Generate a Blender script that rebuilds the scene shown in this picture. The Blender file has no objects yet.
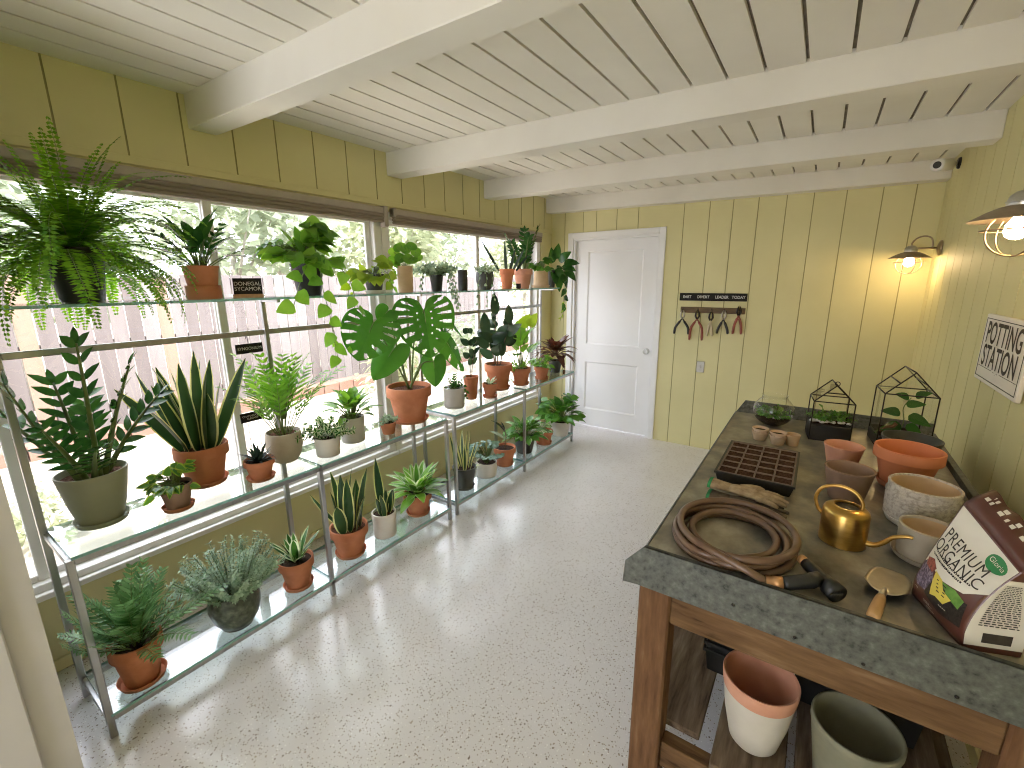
import bpy, math, random
from math import sin, cos, pi, radians
from mathutils import Vector as V, Matrix
random.seed(11)
RND = random.Random(5)
sc = bpy.context.scene
COL = sc.collection
# ------------------------------------------------------------ camera model
F, CX, CY, EYE = 447.47, 512.0, 384.0, 1.6
YAW, PITCH, ROLL = -0.597749, -0.226919, -0.0070759
fwd = V((sin(YAW)*cos(PITCH), cos(YAW)*cos(PITCH), sin(PITCH)))
_r = V((cos(YAW), -sin(YAW), 0)); _u = _r.cross(fwd)
rgt = _r*cos(ROLL) + _u*sin(ROLL); upv = -_r*sin(ROLL) + _u*cos(ROLL)
def ray(px, py): return rgt*((px-CX)/F) - upv*((py-CY)/F) + fwd
def onz(px, py, z): d = ray(px, py); return d*((z-EYE)/d.z) + V((0,0,EYE))
def onx(px, py, x): d = ray(px, py); return d*(x/d.x) + V((0,0,EYE))
def ony(px, py, y): d = ray(px, py); return d*(y/d.y) + V((0,0,EYE))
def proj_y(p): c = p - V((0,0,EYE)); return CY - F*c.dot(upv)/c.dot(fwd)
def z_at(x, y, py):
    lo, hi = 0.0, 2.6
    for _ in range(40):
        m = (lo+hi)/2
        if proj_y(V((x,y,m))) > py: lo = m
        else: hi = m
    return (lo+hi)/2
cd = bpy.data.cameras.new('camera'); cam = bpy.data.objects.new('camera', cd); COL.objects.link(cam)
cam.matrix_world = Matrix(((rgt.x,upv.x,-fwd.x,0),(rgt.y,upv.y,-fwd.y,0),(rgt.z,upv.z,-fwd.z,EYE),(0,0,0,1)))
cd.sensor_width = 36; cd.lens = F/1024*36; cd.clip_start = .02
sc.camera = cam
# ------------------------------------------------------------ materials
def newmat(name):
    m = bpy.data.materials.new(name); m.use_nodes = True
    nt = m.node_tree; nt.nodes.clear()
    out = nt.nodes.new('ShaderNodeOutputMaterial')
    return m, nt, out
def node(nt, t, **k):
    n = nt.nodes.new(t)
    for a, b in k.items():
        if a.startswith('i_'):
            n.inputs[a[2:].replace('_', ' ')].default_value = b
        else: setattr(n, a, b)
    return n
def c4(c): return (c[0], c[1], c[2], 1)
def ramp(nt, fac, stops):
    r = nt.nodes.new('ShaderNodeValToRGB'); e = r.color_ramp.elements
    while len(e) < len(stops): e.new(.5)
    for el, (p, c) in zip(e, stops): el.position = p; el.color = c4(c)
    nt.links.new(fac, r.inputs['Fac']); return r.outputs['Color']
def coords(nt, scale=(1,1,1)):
    t = nt.nodes.new('ShaderNodeTexCoord'); m = nt.nodes.new('ShaderNodeMapping')
    m.inputs['Scale'].default_value = scale
    nt.links.new(t.outputs['Object'], m.inputs['Vector']); return m.outputs['Vector']
def noise(nt, vec, scale, detail=4, rough=.55):
    n = node(nt, 'ShaderNodeTexNoise'); n.inputs['Scale'].default_value = scale
    n.inputs['Detail'].default_value = detail; n.inputs['Roughness'].default_value = rough
    nt.links.new(vec, n.inputs['Vector']); return n.outputs['Fac']
def bump(nt, h, strength, dist=.01):
    b = node(nt, 'ShaderNodeBump'); b.inputs['Strength'].default_value = strength; b.inputs['Distance'].default_value = dist
    nt.links.new(h, b.inputs['Height']); return b.outputs['Normal']
def surf(name, stops, scale=8, stretch=(1,1,1), rough=.6, metal=0, bmp=0, detail=4, spec=.5, rvar=0):
    """noise driven principled surface; stops are the colours that mottle together"""
    m, nt, out = newmat(name)
    p = node(nt, 'ShaderNodeBsdfPrincipled'); p.inputs['Roughness'].default_value = rough
    p.inputs['Metallic'].default_value = metal; p.inputs['Specular IOR Level'].default_value = spec
    v = coords(nt, stretch); f = noise(nt, v, scale, detail)
    if len(stops) == 1 and not isinstance(stops[0][0], (int, float)): stops = [(0, stops[0][1])]
    nt.links.new(ramp(nt, f, stops), p.inputs['Base Color'])
    if bmp: nt.links.new(bump(nt, f, bmp), p.inputs['Normal'])
    if rvar:
        mr = node(nt, 'ShaderNodeMapRange'); mr.inputs['To Min'].default_value = rough-rvar; mr.inputs['To Max'].default_value = rough+rvar
        nt.links.new(f, mr.inputs['Value']); nt.links.new(mr.outputs['Result'], p.inputs['Roughness'])
    nt.links.new(p.outputs['BSDF'], out.inputs['Surface'])
    return m
def two(name, a, b, scale=8, **k): return surf(name, [(.32, a), (.68, b)], scale, **k)
def leafmat(name, a, b, trans=.35, rough=.35, spec=.45):
    m, nt, out = newmat(name)
    g = node(nt, 'ShaderNodeNewGeometry')
    v = coords(nt); f = noise(nt, v, 30, 2)
    ad = node(nt, 'ShaderNodeMath', operation='MULTIPLY_ADD'); ad.inputs[1].default_value = .65
    mu = node(nt, 'ShaderNodeMath', operation='MULTIPLY'); mu.inputs[1].default_value = .35
    nt.links.new(f, mu.inputs[0]); nt.links.new(g.outputs['Random Per Island'], ad.inputs[0]); nt.links.new(mu.outputs[0], ad.inputs[2])
    col = ramp(nt, ad.outputs[0], [(.1, a), (.9, b)])
    p = node(nt, 'ShaderNodeBsdfPrincipled'); p.inputs['Roughness'].default_value = rough; p.inputs['Specular IOR Level'].default_value = spec
    t = node(nt, 'ShaderNodeBsdfTranslucent')
    hs = node(nt, 'ShaderNodeHueSaturation'); hs.inputs['Saturation'].default_value = 1.1; hs.inputs['Value'].default_value = 1.9; hs.inputs['Hue'].default_value = .485
    nt.links.new(col, p.inputs['Base Color']); nt.links.new(col, hs.inputs['Color']); nt.links.new(hs.outputs['Color'], t.inputs['Color'])
    x = node(nt, 'ShaderNodeMixShader'); x.inputs['Fac'].default_value = trans
    nt.links.new(p.outputs['BSDF'], x.inputs[1]); nt.links.new(t.outputs['BSDF'], x.inputs[2]); nt.links.new(x.outputs[0], out.inputs['Surface'])
    return m
def glassmat(name, tint=(1,1,1), rough=.0, base=.04, edge=.5):
    m, nt, out = newmat(name)
    tr = node(nt, 'ShaderNodeBsdfTransparent'); tr.inputs['Color'].default_value = c4(tint)
    gl = node(nt, 'ShaderNodeBsdfGlossy'); gl.inputs['Roughness'].default_value = rough
    lw = node(nt, 'ShaderNodeLayerWeight'); lw.inputs['Blend'].default_value = .5
    mr = node(nt, 'ShaderNodeMapRange'); mr.inputs['To Min'].default_value = base; mr.inputs['To Max'].default_value = edge
    nt.links.new(lw.outputs['Facing'], mr.inputs['Value'])
    # facing^2 keeps the pane clear head on
    x = node(nt, 'ShaderNodeMixShader'); nt.links.new(mr.outputs['Result'], x.inputs['Fac'])
    pw = node(nt, 'ShaderNodeMath', operation='POWER'); pw.inputs[1].default_value = 2.6
    nt.links.new(lw.outputs['Facing'], pw.inputs[0]); nt.links.new(pw.outputs[0], mr.inputs['Value'])
    nt.links.new(tr.outputs[0], x.inputs[1]); nt.links.new(gl.outputs[0], x.inputs[2]); nt.links.new(x.outputs[0], out.inputs['Surface'])
    return m
def emitmat(name, c, s):
    m, nt, out = newmat(name)
    e = node(nt, 'ShaderNodeEmission'); e.inputs['Color'].default_value = c4(c); e.inputs['Strength'].default_value = s
    nt.links.new(e.outputs[0], out.inputs['Surface']); return m
def terrazzo():
    m, nt, out = newmat('terrazzo')
    v = coords(nt); p = node(nt, 'ShaderNodeBsdfPrincipled')
    base = ramp(nt, noise(nt, v, 1.7, 5), [(.3, (.70,.675,.672)), (.7, (.775,.755,.752))])
    col = base
    for sc_, thr, c, seed in ((85, .085, (.20,.16,.13), 0), (140, .115, (.36,.30,.25), 3.1), (70, .080, (.45,.39,.33), 7.7), (100, .09, (.88,.87,.85), 11.3)):
        ofs = node(nt, 'ShaderNodeVectorMath', operation='ADD'); ofs.inputs[1].default_value = (seed, seed*.7, 0)
        nt.links.new(v, ofs.inputs[0])
        vo = node(nt, 'ShaderNodeTexVoronoi', feature='F1'); vo.inputs['Scale'].default_value = sc_
        nt.links.new(ofs.outputs[0], vo.inputs['Vector'])
        sep = node(nt, 'ShaderNodeSeparateColor'); nt.links.new(vo.outputs['Color'], sep.inputs[0])
        # chip radius varies cell by cell, most cells hold none
        rr = node(nt, 'ShaderNodeMapRange'); rr.inputs['From Min'].default_value = .45; rr.inputs['To Min'].default_value = 0; rr.inputs['To Max'].default_value = thr*3.4
        nt.links.new(sep.outputs[0], rr.inputs['Value'])
        lt = node(nt, 'ShaderNodeMath', operation='LESS_THAN'); nt.links.new(vo.outputs['Distance'], lt.inputs[0]); nt.links.new(rr.outputs[0], lt.inputs[1])
        mx = node(nt, 'ShaderNodeMix', data_type='RGBA'); nt.links.new(lt.outputs[0], mx.inputs[0]); nt.links.new(col, mx.inputs[6]); mx.inputs[7].default_value = c4(c)
        col = mx.outputs[2]
    nt.links.new(col, p.inputs['Base Color']); p.inputs['Roughness'].default_value = .17; p.inputs['Specular IOR Level'].default_value = .5
    nt.links.new(p.outputs[0], out.inputs['Surface']); return m
def fencemat():
    # every board weathers to its own tone
    m, nt, out = newmat('weathered_fence'); p = node(nt, 'ShaderNodeBsdfPrincipled'); p.inputs['Roughness'].default_value = .9
    oi = node(nt, 'ShaderNodeObjectInfo'); f = noise(nt, coords(nt, (1,3,.35)), 3.2, 6)
    ad = node(nt, 'ShaderNodeMath', operation='MULTIPLY_ADD'); ad.inputs[1].default_value = .5
    mu = node(nt, 'ShaderNodeMath', operation='MULTIPLY'); mu.inputs[1].default_value = .5
    nt.links.new(f, mu.inputs[0]); nt.links.new(oi.outputs['Random'], ad.inputs[0]); nt.links.new(mu.outputs[0], ad.inputs[2])
    nt.links.new(ramp(nt, ad.outputs[0], [(.2,(.115,.095,.093)),(.5,(.165,.142,.14)),(.8,(.215,.194,.192))]), p.inputs['Base Color'])
    nt.links.new(p.outputs[0], out.inputs['Surface']); return m
M = {}
M['terrazzo'] = terrazzo()
M['yellow'] = two('yellow_green_paint', (.655,.608,.325), (.695,.648,.355), 3, rough=.55, spec=.3)
M['white'] = two('white_paint', (.80,.79,.76), (.84,.83,.81), 3, rough=.5, spec=.3)
M['ceil'] = two('ceiling_white', (.74,.71,.635), (.80,.775,.705), 2.2, rough=.6, spec=.2)
M['plankgap'] = two('plank_joint', (.20,.175,.135), (.28,.25,.20), 20, rough=.9, spec=.1)
M['gap'] = two('dark_joint', (.30,.275,.125), (.36,.33,.16), 20, rough=.9, spec=.1)
M['jamb'] = two('shaded_beige_trim', (.47,.45,.41), (.52,.50,.46), 3, rough=.5)  # beige trim, darkened to carry the shade on the near jamb
M['door'] = two('door_white', (.80,.80,.80), (.84,.84,.84), 2, rough=.4)
M['blind'] = two('taupe_blind', (.27,.22,.185), (.31,.26,.22), 25, stretch=(1,.05,6), rough=.8, spec=.1)
M['blindlight'] = two('taupe_headrail', (.40,.345,.30), (.44,.38,.335), 15, rough=.6)
M['chrome'] = two('brushed_steel', (.38,.385,.39), (.48,.485,.49), 30, stretch=(1,1,.1), rough=.3, metal=1)
M['glass'] = glassmat('clear_glass', (.985,.995,.99), 0, .04, .75)
M['shelfglass'] = glassmat('shelf_glass', (.93,.985,.97), 0, .06, .8)
M['edge'] = two('glass_edge', (.20,.42,.40), (.30,.55,.53), 10, rough=.12)
M['pane'] = glassmat('window_pane', (.99,1,.995), 0, .04, .5)
M['terra'] = two('terracotta', (.42,.150,.070), (.55,.225,.115), 9, rough=.75, spec=.25, bmp=.08)
M['terra2'] = two('bright_terracotta', (.60,.20,.085), (.68,.25,.12), 6, rough=.65, spec=.3, bmp=.05)
M['terrapink'] = two('pink_terracotta', (.60,.29,.19), (.69,.37,.26), 10, rough=.8, spec=.2, bmp=.06)
M['terradark'] = two('weathered_terracotta', (.24,.155,.11), (.36,.24,.175), 8, rough=.85, spec=.15, bmp=.1)
M['sage'] = two('sage_glaze', (.27,.28,.185), (.315,.325,.22), 4, rough=.45)
M['beige'] = two('beige_ceramic', (.42,.36,.27), (.50,.44,.34), 12, rough=.7, bmp=.05)
M['offwhite'] = two('offwhite_ceramic', (.62,.58,.51), (.70,.66,.59), 10, rough=.5)
M['olive'] = two('olive_grey_glaze', (.20,.195,.135), (.27,.265,.19), 8, rough=.6)
M['crackle'] = surf('crackle_ceramic', [(.40,(.43,.375,.31)),(.54,(.58,.52,.44))], 95, rough=.85, bmp=.4)
M['traysoil'] = two('seed_compost', (.035,.016,.009), (.105,.058,.038), 160, rough=.95, bmp=.5, spec=.1)
M['traygrid'] = two('brown_tray_dividers', (.17,.115,.09), (.23,.165,.13), 20, rough=.7)
M['greypot'] = two('pale_grey_ceramic', (.46,.44,.38), (.53,.50,.45), 10, rough=.6)
M['mottled'] = surf('mottled_green_glaze', [(.3,(.018,.024,.016)),(.5,(.06,.075,.048)),(.7,(.13,.145,.10))], 45, rough=.35, bmp=.15, detail=6)
M['darkgrey'] = two('dark_grey_plastic', (.050,.052,.045), (.075,.078,.068), 15, rough=.5)
M['black'] = two('black_plastic', (.010,.010,.010), (.020,.020,.019), 20, rough=.42)
M['tan'] = two('tan_ceramic', (.52,.36,.20), (.60,.43,.26), 14, rough=.7)
M['soil'] = surf('potting_soil', [(.3,(.012,.008,.005)),(.55,(.045,.028,.018)),(.75,(.10,.065,.045))], 130, rough=.95, bmp=.8, detail=5, spec=.1)
M['bark'] = surf('bark_chips', [(.3,(.05,.022,.012)),(.55,(.14,.065,.038)),(.75,(.26,.15,.10))], 110, rough=.9, bmp=.9, detail=4, spec=.1)
M['zinc'] = surf('galvanised_zinc', [(.28,(.030,.033,.028)),(.40,(.082,.088,.078)),(.58,(.122,.130,.116)),(.74,(.18,.19,.172))], 62, rough=.48, metal=.35, detail=9, rvar=.08)
M['zinctop'] = surf('stained_zinc_top', [(.30,(.065,.064,.058)),(.42,(.165,.160,.142)),(.52,(.255,.232,.178)),(.60,(.34,.31,.245)),(.72,(.47,.45,.385))], 8.5, rough=.34, metal=.15, detail=9, stretch=(1,.8,1), rvar=.1)
M['wood'] = surf('old_timber', [(.27,(.030,.016,.008)),(.40,(.115,.062,.028)),(.58,(.170,.098,.046)),(.76,(.25,.155,.085))], 6, stretch=(.9,6,6), rough=.8, bmp=.5, detail=7, spec=.2)
M['woodz'] = surf('old_timber_upright', [(.27,(.030,.015,.008)),(.40,(.12,.058,.027)),(.58,(.175,.092,.044)),(.76,(.26,.155,.085))], 6, stretch=(6,6,.9), rough=.8, bmp=.5, detail=7, spec=.2)
M['woody'] = surf('old_timber_boards', [(.27,(.035,.024,.016)),(.40,(.11,.076,.05)),(.58,(.17,.122,.083)),(.76,(.27,.205,.145))], 6, stretch=(9,1,9), rough=.85, bmp=.5, detail=7, spec=.2)
M['brass'] = two('brushed_brass', (.50,.31,.085), (.62,.40,.125), 14, stretch=(1,1,6), rough=.28, metal=1)
M['bronze'] = two('aged_brass', (.30,.235,.165), (.40,.32,.23), 30, rough=.35, metal=1)
M['shade'] = two('pewter_shade', (.34,.27,.20), (.42,.34,.26), 20, rough=.42, metal=.85)
M['bulb'] = emitmat('lit_bulb', (1,.68,.34), 46)
M['hose'] = two('brown_rubber_hose', (.125,.070,.042), (.185,.112,.070), 12, rough=.28)
M['copper'] = two('copper_fitting', (.52,.27,.11), (.60,.33,.15), 20, rough=.4, metal=.6)
M['steel'] = two('trowel_steel', (.46,.42,.34), (.62,.58,.50), 18, rough=.3, metal=1)
M['handle'] = surf('beech_handle', [(.3,(.42,.23,.09)),(.7,(.58,.36,.16))], 14, stretch=(1,.2,1), rough=.5)
M['cup'] = two('peat_cup', (.50,.36,.24), (.60,.46,.33), 40, rough=.9, bmp=.2)
M['chalk'] = two('blackboard', (.012,.011,.010), (.022,.020,.018), 25, rough=.75, spec=.2)
M['chalkink'] = two('chalk_marks', (.55,.55,.52), (.75,.75,.72), 60, rough=.9)
M['palewood'] = two('pale_wood', (.42,.24,.12), (.52,.32,.17), 20, stretch=(4,.5,4), rough=.6)
M['railwood'] = two('brown_rail_wood', (.085,.048,.016), (.14,.085,.03), 15, stretch=(1,6,6), rough=.6)
M['signwhite'] = two('sign_cream', (.74,.70,.64), (.78,.75,.69), 6, rough=.6)
M['ink'] = two('sign_ink', (.025,.018,.014), (.05,.04,.03), 40, rough=.7)
M['wire'] = two('black_wire', (.012,.010,.008), (.03,.022,.016), 30, rough=.4, metal=.5)
M['stone'] = two('pale_stone', (.42,.41,.37), (.66,.65,.60), 60, rough=.8)
M['glove'] = surf('tan_glove', [(.3,(.24,.165,.095)),(.7,(.46,.36,.235))], 40, rough=.9, bmp=.1)
M['glovedark'] = surf('soiled_glove', [(.3,(.085,.065,.048)),(.7,(.19,.15,.115))], 40, rough=.9, bmp=.1)
M['glovegreen'] = two('green_cuff', (.02,.22,.075), (.05,.32,.13), 60, rough=.85)
M['bagbrown'] = two('brown_bag_film', (.085,.026,.018), (.12,.04,.028), 9, rough=.28, spec=.6)
M['bagwhite'] = two('white_bag_film', (.70,.655,.57), (.76,.72,.64), 8, rough=.3, spec=.6)
M['bagyellow'] = two('yellow_print', (.70,.56,.08), (.76,.64,.14), 12, rough=.35)
M['baggreen'] = two('green_print', (.02,.19,.055), (.035,.25,.08), 12, rough=.35)
M['bagleaf'] = two('leaf_print', (.08,.20,.03), (.18,.36,.07), 60, rough=.35)
M['bagberry'] = surf('berry_print', [(.35,(.04,.03,.05)),(.5,(.16,.12,.20)),(.65,(.38,.33,.42))], 160, rough=.35)
M['bagred'] = surf('flower_print', [(.35,(.13,.03,.03)),(.6,(.38,.10,.08))], 170, rough=.35)
M['bagsoil'] = surf('soil_print', [(.35,(.008,.007,.007)),(.65,(.035,.03,.028))], 170, rough=.35)
M['silver'] = two('satin_nickel', (.50,.49,.47), (.60,.59,.57), 30, rough=.3, metal=1)
M['plate'] = two('steel_plate', (.40,.38,.33), (.46,.44,.39), 20, rough=.4, metal=.6)
M['grip_black'] = M['black']
M['grip_red'] = two('red_grip', (.22,.05,.03), (.34,.09,.06), 20, rough=.5)
M['grip_cream'] = two('cream_grip', (.55,.47,.30), (.62,.54,.37), 20, rough=.6)
M['camwhite'] = two('camera_white', (.74,.73,.70), (.78,.77,.75), 6, rough=.35)
# outdoors
M['fence'] = fencemat()
M['fenceorange'] = two('new_fence_board', (.25,.165,.125), (.28,.195,.155), 4, stretch=(1,3,.35), rough=.9, spec=.1)
M['sand'] = surf('sandy_ground', [(.3,(.40,.345,.29)),(.7,(.52,.46,.40))], 3, rough=.95, detail=7, spec=.1)
M['brick'] = two('edging_brick', (.22,.125,.10), (.28,.17,.135), 6, rough=.9, spec=.1)
M['outleaf'] = leafmat('garden_foliage', (.18,.215,.14), (.31,.345,.26), .4, .6, .2)
M['outleaf2'] = leafmat('garden_lime_foliage', (.22,.25,.155), (.34,.365,.25), .4, .6, .2)
M['outbark'] = two('garden_bark', (.26,.24,.20), (.36,.33,.29), 12, rough=.9)
# leaves
L = {}
def lm(n, a, b, **k): L[n] = leafmat(n+'_leaf', a, b, **k)
lm('fern', (.045,.150,.016), (.17,.34,.040), trans=.5, rough=.5)
lm('deep', (.014,.065,.014), (.055,.165,.032), trans=.22, rough=.22)
lm('zz', (.012,.060,.014), (.050,.150,.032), trans=.22, rough=.18)
lm('mid', (.035,.135,.020), (.125,.31,.050), trans=.32)
lm('bright', (.050,.175,.020), (.22,.42,.065), trans=.4)
lm('lime', (.17,.30,.03), (.33,.43,.075), trans=.45)
lm('snake', (.012,.040,.013), (.030,.075,.022), trans=.15, rough=.35)
lm('margin', (.42,.43,.14), (.55,.54,.24), trans=.3, rough=.4)
lm('cream', (.42,.50,.28), (.60,.65,.44), trans=.35)
lm('silver', (.17,.27,.17), (.42,.52,.37), trans=.25, rough=.55)
lm('blue', (.10,.19,.14), (.22,.33,.26), trans=.2, rough=.5)
lm('rubber', (.012,.032,.016), (.035,.075,.03), trans=.15, rough=.2)
lm('croton', (.045,.018,.012), (.13,.055,.030), trans=.25, rough=.3)
lm('monstera', (.022,.105,.016), (.065,.215,.030), trans=.28, rough=.25)
lm('haw', (.018,.038,.026), (.05,.08,.055), trans=.1, rough=.4)
lm('bamboo', (.05,.15,.045), (.22,.39,.17), trans=.3, rough=.3)
lm('stem', (.10,.15,.035), (.17,.23,.07), trans=.1)
lm('brownstem', (.09,.055,.028), (.16,.105,.055), trans=.05, rough=.7)
# ------------------------------------------------------------ mesh builder
Z = V((0,0,1))
class MB:
    def __init__(s): s.v = []; s.f = []; s.m = []; s.s = []
    def vert(s, p): s.v.append((p[0], p[1], p[2])); return len(s.v)-1
    def face(s, idx, m=0, smooth=False): s.f.append(tuple(idx)); s.m.append(m); s.s.append(smooth)
    def poly(s, pts, m=0): s.face([s.vert(p) for p in pts], m)
    def box(s, lo, hi, m=0, bevel=0, T=None):
        x0,y0,z0 = lo; x1,y1,z1 = hi; b = min(bevel, (x1-x0)*.45, (y1-y0)*.45, (z1-z0)*.45)
        if b <= 0:
            c = [(x0,y0,z0),(x1,y0,z0),(x1,y1,z0),(x0,y1,z0),(x0,y0,z1),(x1,y0,z1),(x1,y1,z1),(x0,y1,z1)]
            if T: c = [T @ V(p) for p in c]
            i = [s.vert(p) for p in c]
            for q in ((0,3,2,1),(4,5,6,7),(0,1,5,4),(1,2,6,5),(2,3,7,6),(3,0,4,7)): s.face([i[k] for k in q], m)
            return
        def ring(z, ins):
            a = ins
            pts = [(x0+a+b,y0+a,z),(x1-a-b,y0+a,z),(x1-a,y0+a+b,z),(x1-a,y1-a-b,z),(x1-a-b,y1-a,z),(x0+a+b,y1-a,z),(x0+a,y1-a-b,z),(x0+a,y0+a+b,z)]
            if T: pts = [T @ V(p) for p in pts]
            return [s.vert(p) for p in pts]
        rs = [ring(z0, b*.7), ring(z0+b, 0), ring(z1-b, 0), ring(z1, b*.7)]
        for a, c in zip(rs, rs[1:]):
            for k in range(8): s.face((a[k], a[(k+1)%8], c[(k+1)%8], c[k]), m)
        s.face(rs[0][::-1], m); s.face(rs[-1], m)
    def tube(s, pts, r, seg=8, m=0, caps=True, flat=1.0, closed=False):
        pts = [V(p) for p in pts]; n = len(pts)
        rs = r if isinstance(r, (list, tuple)) else [r]*n
        rings = []; a = None
        for i in range(n):
            if closed: t = pts[(i+1) % n]-pts[i-1]
            else: t = pts[min(i+1,n-1)]-pts[max(i-1,0)]
            t = t.normalized() if t.length > 1e-9 else Z
            if a is None:
                a = t.cross(Z if abs(t.z) < .95 else V((1,0,0))).normalized()
            else:
                a = (a - t*a.dot(t))
                a = a.normalized() if a.length > 1e-6 else t.orthogonal().normalized()
            b = t.cross(a)
            rings.append([s.vert(pts[i] + a*(cos(2*pi*k/seg)*rs[i]) + b*(sin(2*pi*k/seg)*rs[i]*flat)) for k in range(seg)])
        prs = list(zip(rings, rings[1:])) + ([(rings[-1], rings[0])] if closed else [])
        for p, q in prs:
            for k in range(seg): s.face((p[k], p[(k+1)%seg], q[(k+1)%seg], q[k]), m, True)
        if caps and not closed: s.face(rings[0][::-1], m); s.face(rings[-1], m)
    def lathe(s, prof, seg=32, c=(0,0,0), mats=None, m=0, sharp=35):
        """prof: (radius, z) from outside bottom over the rim to inside; a radius of 0 closes"""
        rows = []
        for r, z in prof:
            if r <= 1e-6: rows.append([s.vert((c[0], c[1], c[2]+z))])
            else: rows.append([s.vert((c[0]+r*cos(2*pi*k/seg), c[1]+r*sin(2*pi*k/seg), c[2]+z)) for k in range(seg)])
        for j, (p, q) in enumerate(zip(rows, rows[1:])):
            mm = mats[j] if mats else m
            for k in range(seg):
                k2 = (k+1) % seg
                if len(p) == 1 and len(q) == 1: continue
                if len(p) == 1: s.face((p[0], q[k2], q[k]), mm, True)
                elif len(q) == 1: s.face((p[k], p[k2], q[0]), mm, True)
                else: s.face((p[k], p[k2], q[k2], q[k]), mm, True)
    def leaf(s, P, d, n, Ln, W, a=.6, b=.8, droop=0., fold=.25, seg=5, m=0, em=None, e=.7, wave=0.):
        P = V(P); d = V(d).normalized(); sd = d.cross(V(n))
        sd = sd.normalized() if sd.length > 1e-6 else d.orthogonal().normalized()
        n = sd.cross(d); rows = []; t0 = 0
        offs = (-1,-e,0,e,1) if em is not None else (-1,0,1)
        for i in range(seg+1):
            t = (i/seg)**1.35; t1 = ((i+1)/seg)**1.35; w = W/2*max(sin(pi*min(t,1)**a), 0)**b; st = Ln*(t1-t); th = -droop*(t1-t)
            w = max(w, W*.03 if i else W*.06)
            wv = wave*W*sin(i*2.3)
            rows.append([s.vert(P + sd*(w*o) + n*(abs(o)*w*fold + o*wv)) for o in offs])
            P = P + d*st
            d, n = d*cos(th)+n*sin(th), n*cos(th)-d*sin(th)
        k = len(offs)-1
        for p, q in zip(rows, rows[1:]):
            for j in range(k):
                mm = em if (em is not None and j in (0, k-1)) else m
                s.face((p[j], p[j+1], q[j+1], q[j]), mm, True)
    def blade(s, P, d, n, Ln, W, m=0):
        """four point leaflet"""
        P = V(P); d = V(d).normalized(); sd = d.cross(V(n)).normalized()
        q = [P, P+d*(Ln*.42)+sd*(W/2), P+d*Ln, P+d*(Ln*.42)-sd*(W/2)]
        s.face([s.vert(x) for x in q], m)
    def grooved(s, axis, lo, hi, cuts, depth, z0, z1, at, g=.0034, m=0, gm=1, flip=1):
        """board wall: a sheet running lo..hi with V-less square grooves at cuts; axis 'x','y' = running direction
        at = position of the face, depth = signed depth of the grooves (away from the room)"""
        segs = []; p = lo
        for c in cuts:
            if lo+.01 < c < hi-.01: segs.append((p, c-g, 0)); segs.append((c-g, c+g, 1)); p = c+g
        segs.append((p, hi, 0))
        def P(u, dpt, z):
            if axis == 'x': return (u, at+dpt, z)
            if axis == 'y': return (at+dpt, u, z)
        for a, b, gr in segs:
            dd = depth if gr else 0
            s.poly([P(a,dd,z0),P(b,dd,z0),P(b,dd,z1),P(a,dd,z1)], gm if gr else m)
            if gr:
                for u in (a, b): s.poly([P(u,0,z0),P(u,depth,z0),P(u,depth,z1),P(u,0,z1)], gm)
    def build(s, name, mats, parent=None, **props):
        me = bpy.data.meshes.new(name); me.from_pydata(s.v, [], s.f); me.update()
        if not isinstance(mats, (list, tuple)): mats = [mats]
        for mm in mats: me.materials.append(mm)
        me.polygons.foreach_set('material_index', s.m); me.polygons.foreach_set('use_smooth', s.s); me.update()
        o = bpy.data.objects.new(name, me); COL.objects.link(o)
        if parent: o.parent = parent
        for k, v in props.items(): o[k] = v
        return o
def sharpen(o, ang=32):
    me = o.data; me.calc_loop_triangles() if False else None
    import bmesh
    bm = bmesh.new(); bm.from_mesh(me); bmesh.ops.remove_doubles(bm, verts=bm.verts, dist=1e-6)
    bmesh.ops.recalc_face_normals(bm, faces=bm.faces)
    for e in bm.edges:
        if len(e.link_faces) == 2 and e.calc_face_angle(0) > radians(ang): e.smooth = False
    bm.to_mesh(me); bm.free(); me.update()
    return o
def thing(name, label, cat, loc=(0,0,0), rz=0, group=None):
    o = bpy.data.objects.new(name, None); COL.objects.link(o); o.location = loc; o.rotation_euler = (0,0,rz)
    o.empty_display_size = .05
    o['label'] = label; o['category'] = cat
    if group: o['group'] = group
    return o
def tag(o, label, cat, group=None):
    o['label'] = label; o['category'] = cat
    if group: o['group'] = group
    return o
def struct(o, label=None, cat=None):
    o['kind'] = 'structure'
    if label: o['label'] = label
    if cat: o['category'] = cat
    return o
def text_geo(txt, size=1, offset=0, align='CENTER', line=1.0, space=1.0, extrude=0):
    c = bpy.data.curves.new('lettering', 'FONT'); c.body = txt; c.size = size; c.offset = offset; c.extrude = extrude
    c.align_x = align; c.align_y = 'CENTER'; c.space_line = line; c.space_character = space; c.resolution_u = 4
    o = bpy.data.objects.new('lettering', c); COL.objects.link(o)
    dg = bpy.context.evaluated_depsgraph_get(); dg.update()
    ev = o.evaluated_get(dg); me = ev.to_mesh()
    vs = [tuple(v.co) for v in me.vertices]; fs = [tuple(p.vertices) for p in me.polygons]
    ev.to_mesh_clear(); bpy.data.objects.remove(o); bpy.data.curves.remove(c)
    return vs, fs
def add_text(mb, txt, mapf, size, m=0, sx=1, **k):
    vs, fs = text_geo(txt, size, **k); b = len(mb.v)
    for v in vs: mb.v.append(tuple(mapf(v[0]*sx, v[1])))
    for f in fs: mb.face([b+i for i in f], m)
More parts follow.
